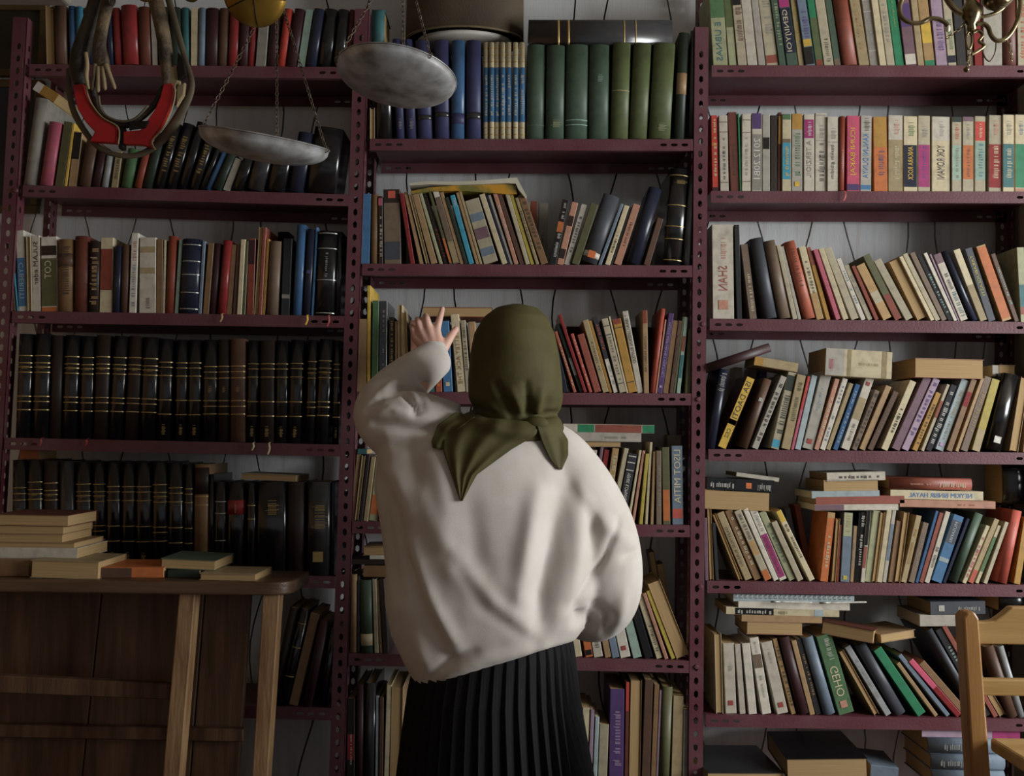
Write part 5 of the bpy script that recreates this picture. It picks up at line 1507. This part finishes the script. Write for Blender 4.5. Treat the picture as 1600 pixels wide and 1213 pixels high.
def slat(name, q0, q1, y0, y1, mat, zlo=None):
    """board between two pixel edges: q = ((x_top, y_top), (x_bot, y_bot)) for its left and right sides"""
    (a, b), (c, d) = q0, q1
    A, B_, C_, D_ = P(*a, y0), P(*b, y0), P(*c, y0), P(*d, y0)
    def ext(t, u, z): k = (z - t.z) / (u.z - t.z); return t + (u - t) * k
    if zlo is not None: B_, D_ = ext(A, B_, zlo), ext(C_, D_, zlo)
    f = [A, C_, D_, B_]; V = f + [v + Vector((0, y1 - y0, 0)) for v in f]
    me = fix_normals(mesh(name, V, [(0, 1, 2, 3), (7, 6, 5, 4), (0, 4, 5, 1), (1, 5, 6, 2), (2, 6, 7, 3), (3, 7, 4, 0)])); bevel_mesh(me, .002, 1)
    return link(name, me, ben, mat)
yb = -.262
for (a, b), (c, d) in ((((-160, 925), (-190, 1212)), ((-20, 925), (-52, 1212))), (((-18, 925), (-50, 1212)), ((158, 925), (127, 1212))), (((160, 925), (129, 1212)), ((319, 925), (296, 1212))), (((321, 925), (298, 1212)), ((392, 925), (372, 1212)))):
    slat('back_plank', (a, b), (c, d), yb, yb + .018, M_OLDW, .02)
slat('front_post', ((280, 926), (254, 1212)), ((305, 926), (281, 1212)), -.405, -.365, M_PALEW, 0.0)
slat('front_post', ((411, 926), (394, 1212)), ((437, 926), (418, 1212)), -.405, -.365, M_PALEW, 0.0)
slat('front_post', ((-140, 926), (-166, 1212)), ((-112, 926), (-138, 1212)), -.405, -.365, M_PALEW, 0.0)
slat('cross_rail', ((-130, 1050), (-131, 1078)), ((268, 1069), (266, 1094)), -.363, -.34, M_OLDW)
slat('rear_rail', ((-150, 1130), (-150, 1150)), ((380, 1140), (380, 1160)), -.285, -.264, M_OLDW)
finish(ben)
GB = 'books piled on the bench top'
zt = TOPZ
def BB(l, t, r, b, *a, **k):
    x0_, y0_, s_ = cD; return flat(cD, l, t, r, b, *a, y=k.pop('y', -.36), group=GB, **k)
b1 = BB(-60, 545, 132, 618, 'tanbrown', 'p', 'brown cloth book, leftmost on the bench top', depth=.16, zbase=zt, y=-.38)
b2 = BB(136, 546, 450, 622, 'khaki', 'f', 'thick book with pale page edges on the bench top', depth=.15, zbase=zt, y=-.40, tilt=1)
zz = zt + .0345
BB(-30, 492, 352, 538, 'offwhite', 'p', 'white book, lowest in the tall pile on the bench', depth=.16, zbase=zz, y=-.35); zz += .0225
BB(-30, 468, 340, 492, 'tan', 'f', 'thin tan book second from below in the bench pile', depth=.15, zbase=zz, y=-.345); zz += .0122
BB(-30, 428, 286, 466, 'tanbrown', 'f', 'tattered brown book, middle of the bench pile', depth=.15, zbase=zz, y=-.34); zz += .0185
BB(-30, 392, 290, 430, 'tan', 'f', 'tan page edged book second from top in the bench pile', depth=.15, zbase=zz, y=-.34); zz += .0185
BB(-30, 340, 312, 388, 'redbrown', 'f', 'reddish brown worn book, topmost in the bench pile', depth=.15, zbase=zz, y=-.34, tilt=.3)
BB(444, 582, 740, 626, 'orange', 'p', 'orange and brown paperback lying mid bench', depth=.14, zbase=zt, y=-.38, yaw=3, toks=('Lbrown,0,.52',))
BB(762, 592, 905, 624, 'darkgreen', 'p', 'thin dark green book under the pink paged one', depth=.14, zbase=zt, y=-.37)
BB(728, 538, 980, 582, 'sagegreen', 'f', 'green covered book with pinkish page edges on the bench', depth=.14, zbase=zt + .0165, y=-.36, tilt=2)
BB(904, 606, 1165, 634, 'khaki', 'f', 'thin cream booklet at the right end of the bench top', depth=.12, zbase=zt, y=-.40, yaw=-2)

# ================================================================ wooden chair at lower right
M_CHAIR = surf('golden_pine', 'a37a48', '835a2f', scale=5, rough=0.35, amount=0.8, stretch=(5, 5, .5), detail=5, bump=.05, bscale=40)
M_CHAIR2 = surf('golden_pine_rail', 'b39460', '94713f', scale=5, rough=0.35, amount=0.8, stretch=(.5, 5, 5), detail=5, bump=.05, bscale=40)
KY = -.75
cl = P(1520, 1100, KY); chw = .40
chair = empty('wooden_chair', (cl.x + chw / 2, KY - .2, 0)); tag(chair, 'golden pine wooden chair with ladder back at the lower right', 'chair')
def rot_prism(outline, y0, y1, bev=.005):
    me = fix_normals(mesh('p', *prism(outline, y0, y1))); bevel_mesh(me, bev, 2); return me
ptop, pbot = P(1517, 956, KY), P(1534, 1213, KY)
d = (pbot - ptop); k0 = (0.0 - ptop.z) / d.z
xb = ptop.x + d.x * 1.0
def post(xt, xb_, nm='back_post'):
    w = .034; zt_ = ptop.z; zs_ = pbot.z
    o = [(xt - w / 2 + .003, zt_ - .012), (xt - w / 2 + .010, zt_ - .002), (xt + w / 2 - .010, zt_), (xt + w / 2 - .002, zt_ - .012), (xb_ + w / 2, zs_), (xb_ + w / 2, .0), (xb_ - w / 2, .0), (xb_ - w / 2, zs_)]
    return link(nm, rot_prism(o, KY, KY + .036, .004), chair, M_CHAIR)
post(ptop.x, xb); post(ptop.x + chw + .01, xb + chw)
zr = lambda py: P(1560, py, KY).z
xl, xr = ptop.x + .014, ptop.x + chw
xs = [xl + (xr - xl) * i / 24 for i in range(25)]
def crest(i):
    t = i / 24; t = min(t, 1 - t); return zr(974) if t < .06 else zr(974) + (zr(950) - zr(974)) * min(1.0, ((t - .06) / .10)) ** 1.6
link('top_rail', rot_prism([(x, crest(i)) for i, x in enumerate(xs)] + [(x, zr(1009)) for x in reversed(xs)], KY + .008, KY + .028, .003), chair, M_CHAIR2)
link('back_slat', rot_prism([(xl + .004, zr(1064)), (xr, zr(1064)), (xr, zr(1090)), (xl + .004, zr(1090))], KY + .008, KY + .026, .003), chair, M_CHAIR2)
sz = P(1556, 1157, KY - .01).z
V, Fc = box(xb + .018, xb + chw - .016, KY - .40, KY + .006, sz - .024, sz)
me = mesh('seat', V, Fc); bevel_mesh(me, .005, 2); link('seat', me, chair, M_CHAIR2)
for x in (xb, xb + chw):
    link('front_leg', bevel_mesh(mesh('front_leg', *box(x - .017, x + .017, KY - .40, KY - .366, 0, sz - .001)), .004), chair, M_CHAIR)
    link('side_stretcher', bevel_mesh(mesh('side_stretcher', *box(x - .009, x + .009, KY - .366, KY + .001, .20, .225)), .003), chair, M_CHAIR)
link('front_stretcher', bevel_mesh(mesh('front_stretcher', *box(xb + .017, xb + chw - .017, KY - .392, KY - .374, .24, .265)), .003), chair, M_CHAIR)
finish(chair)
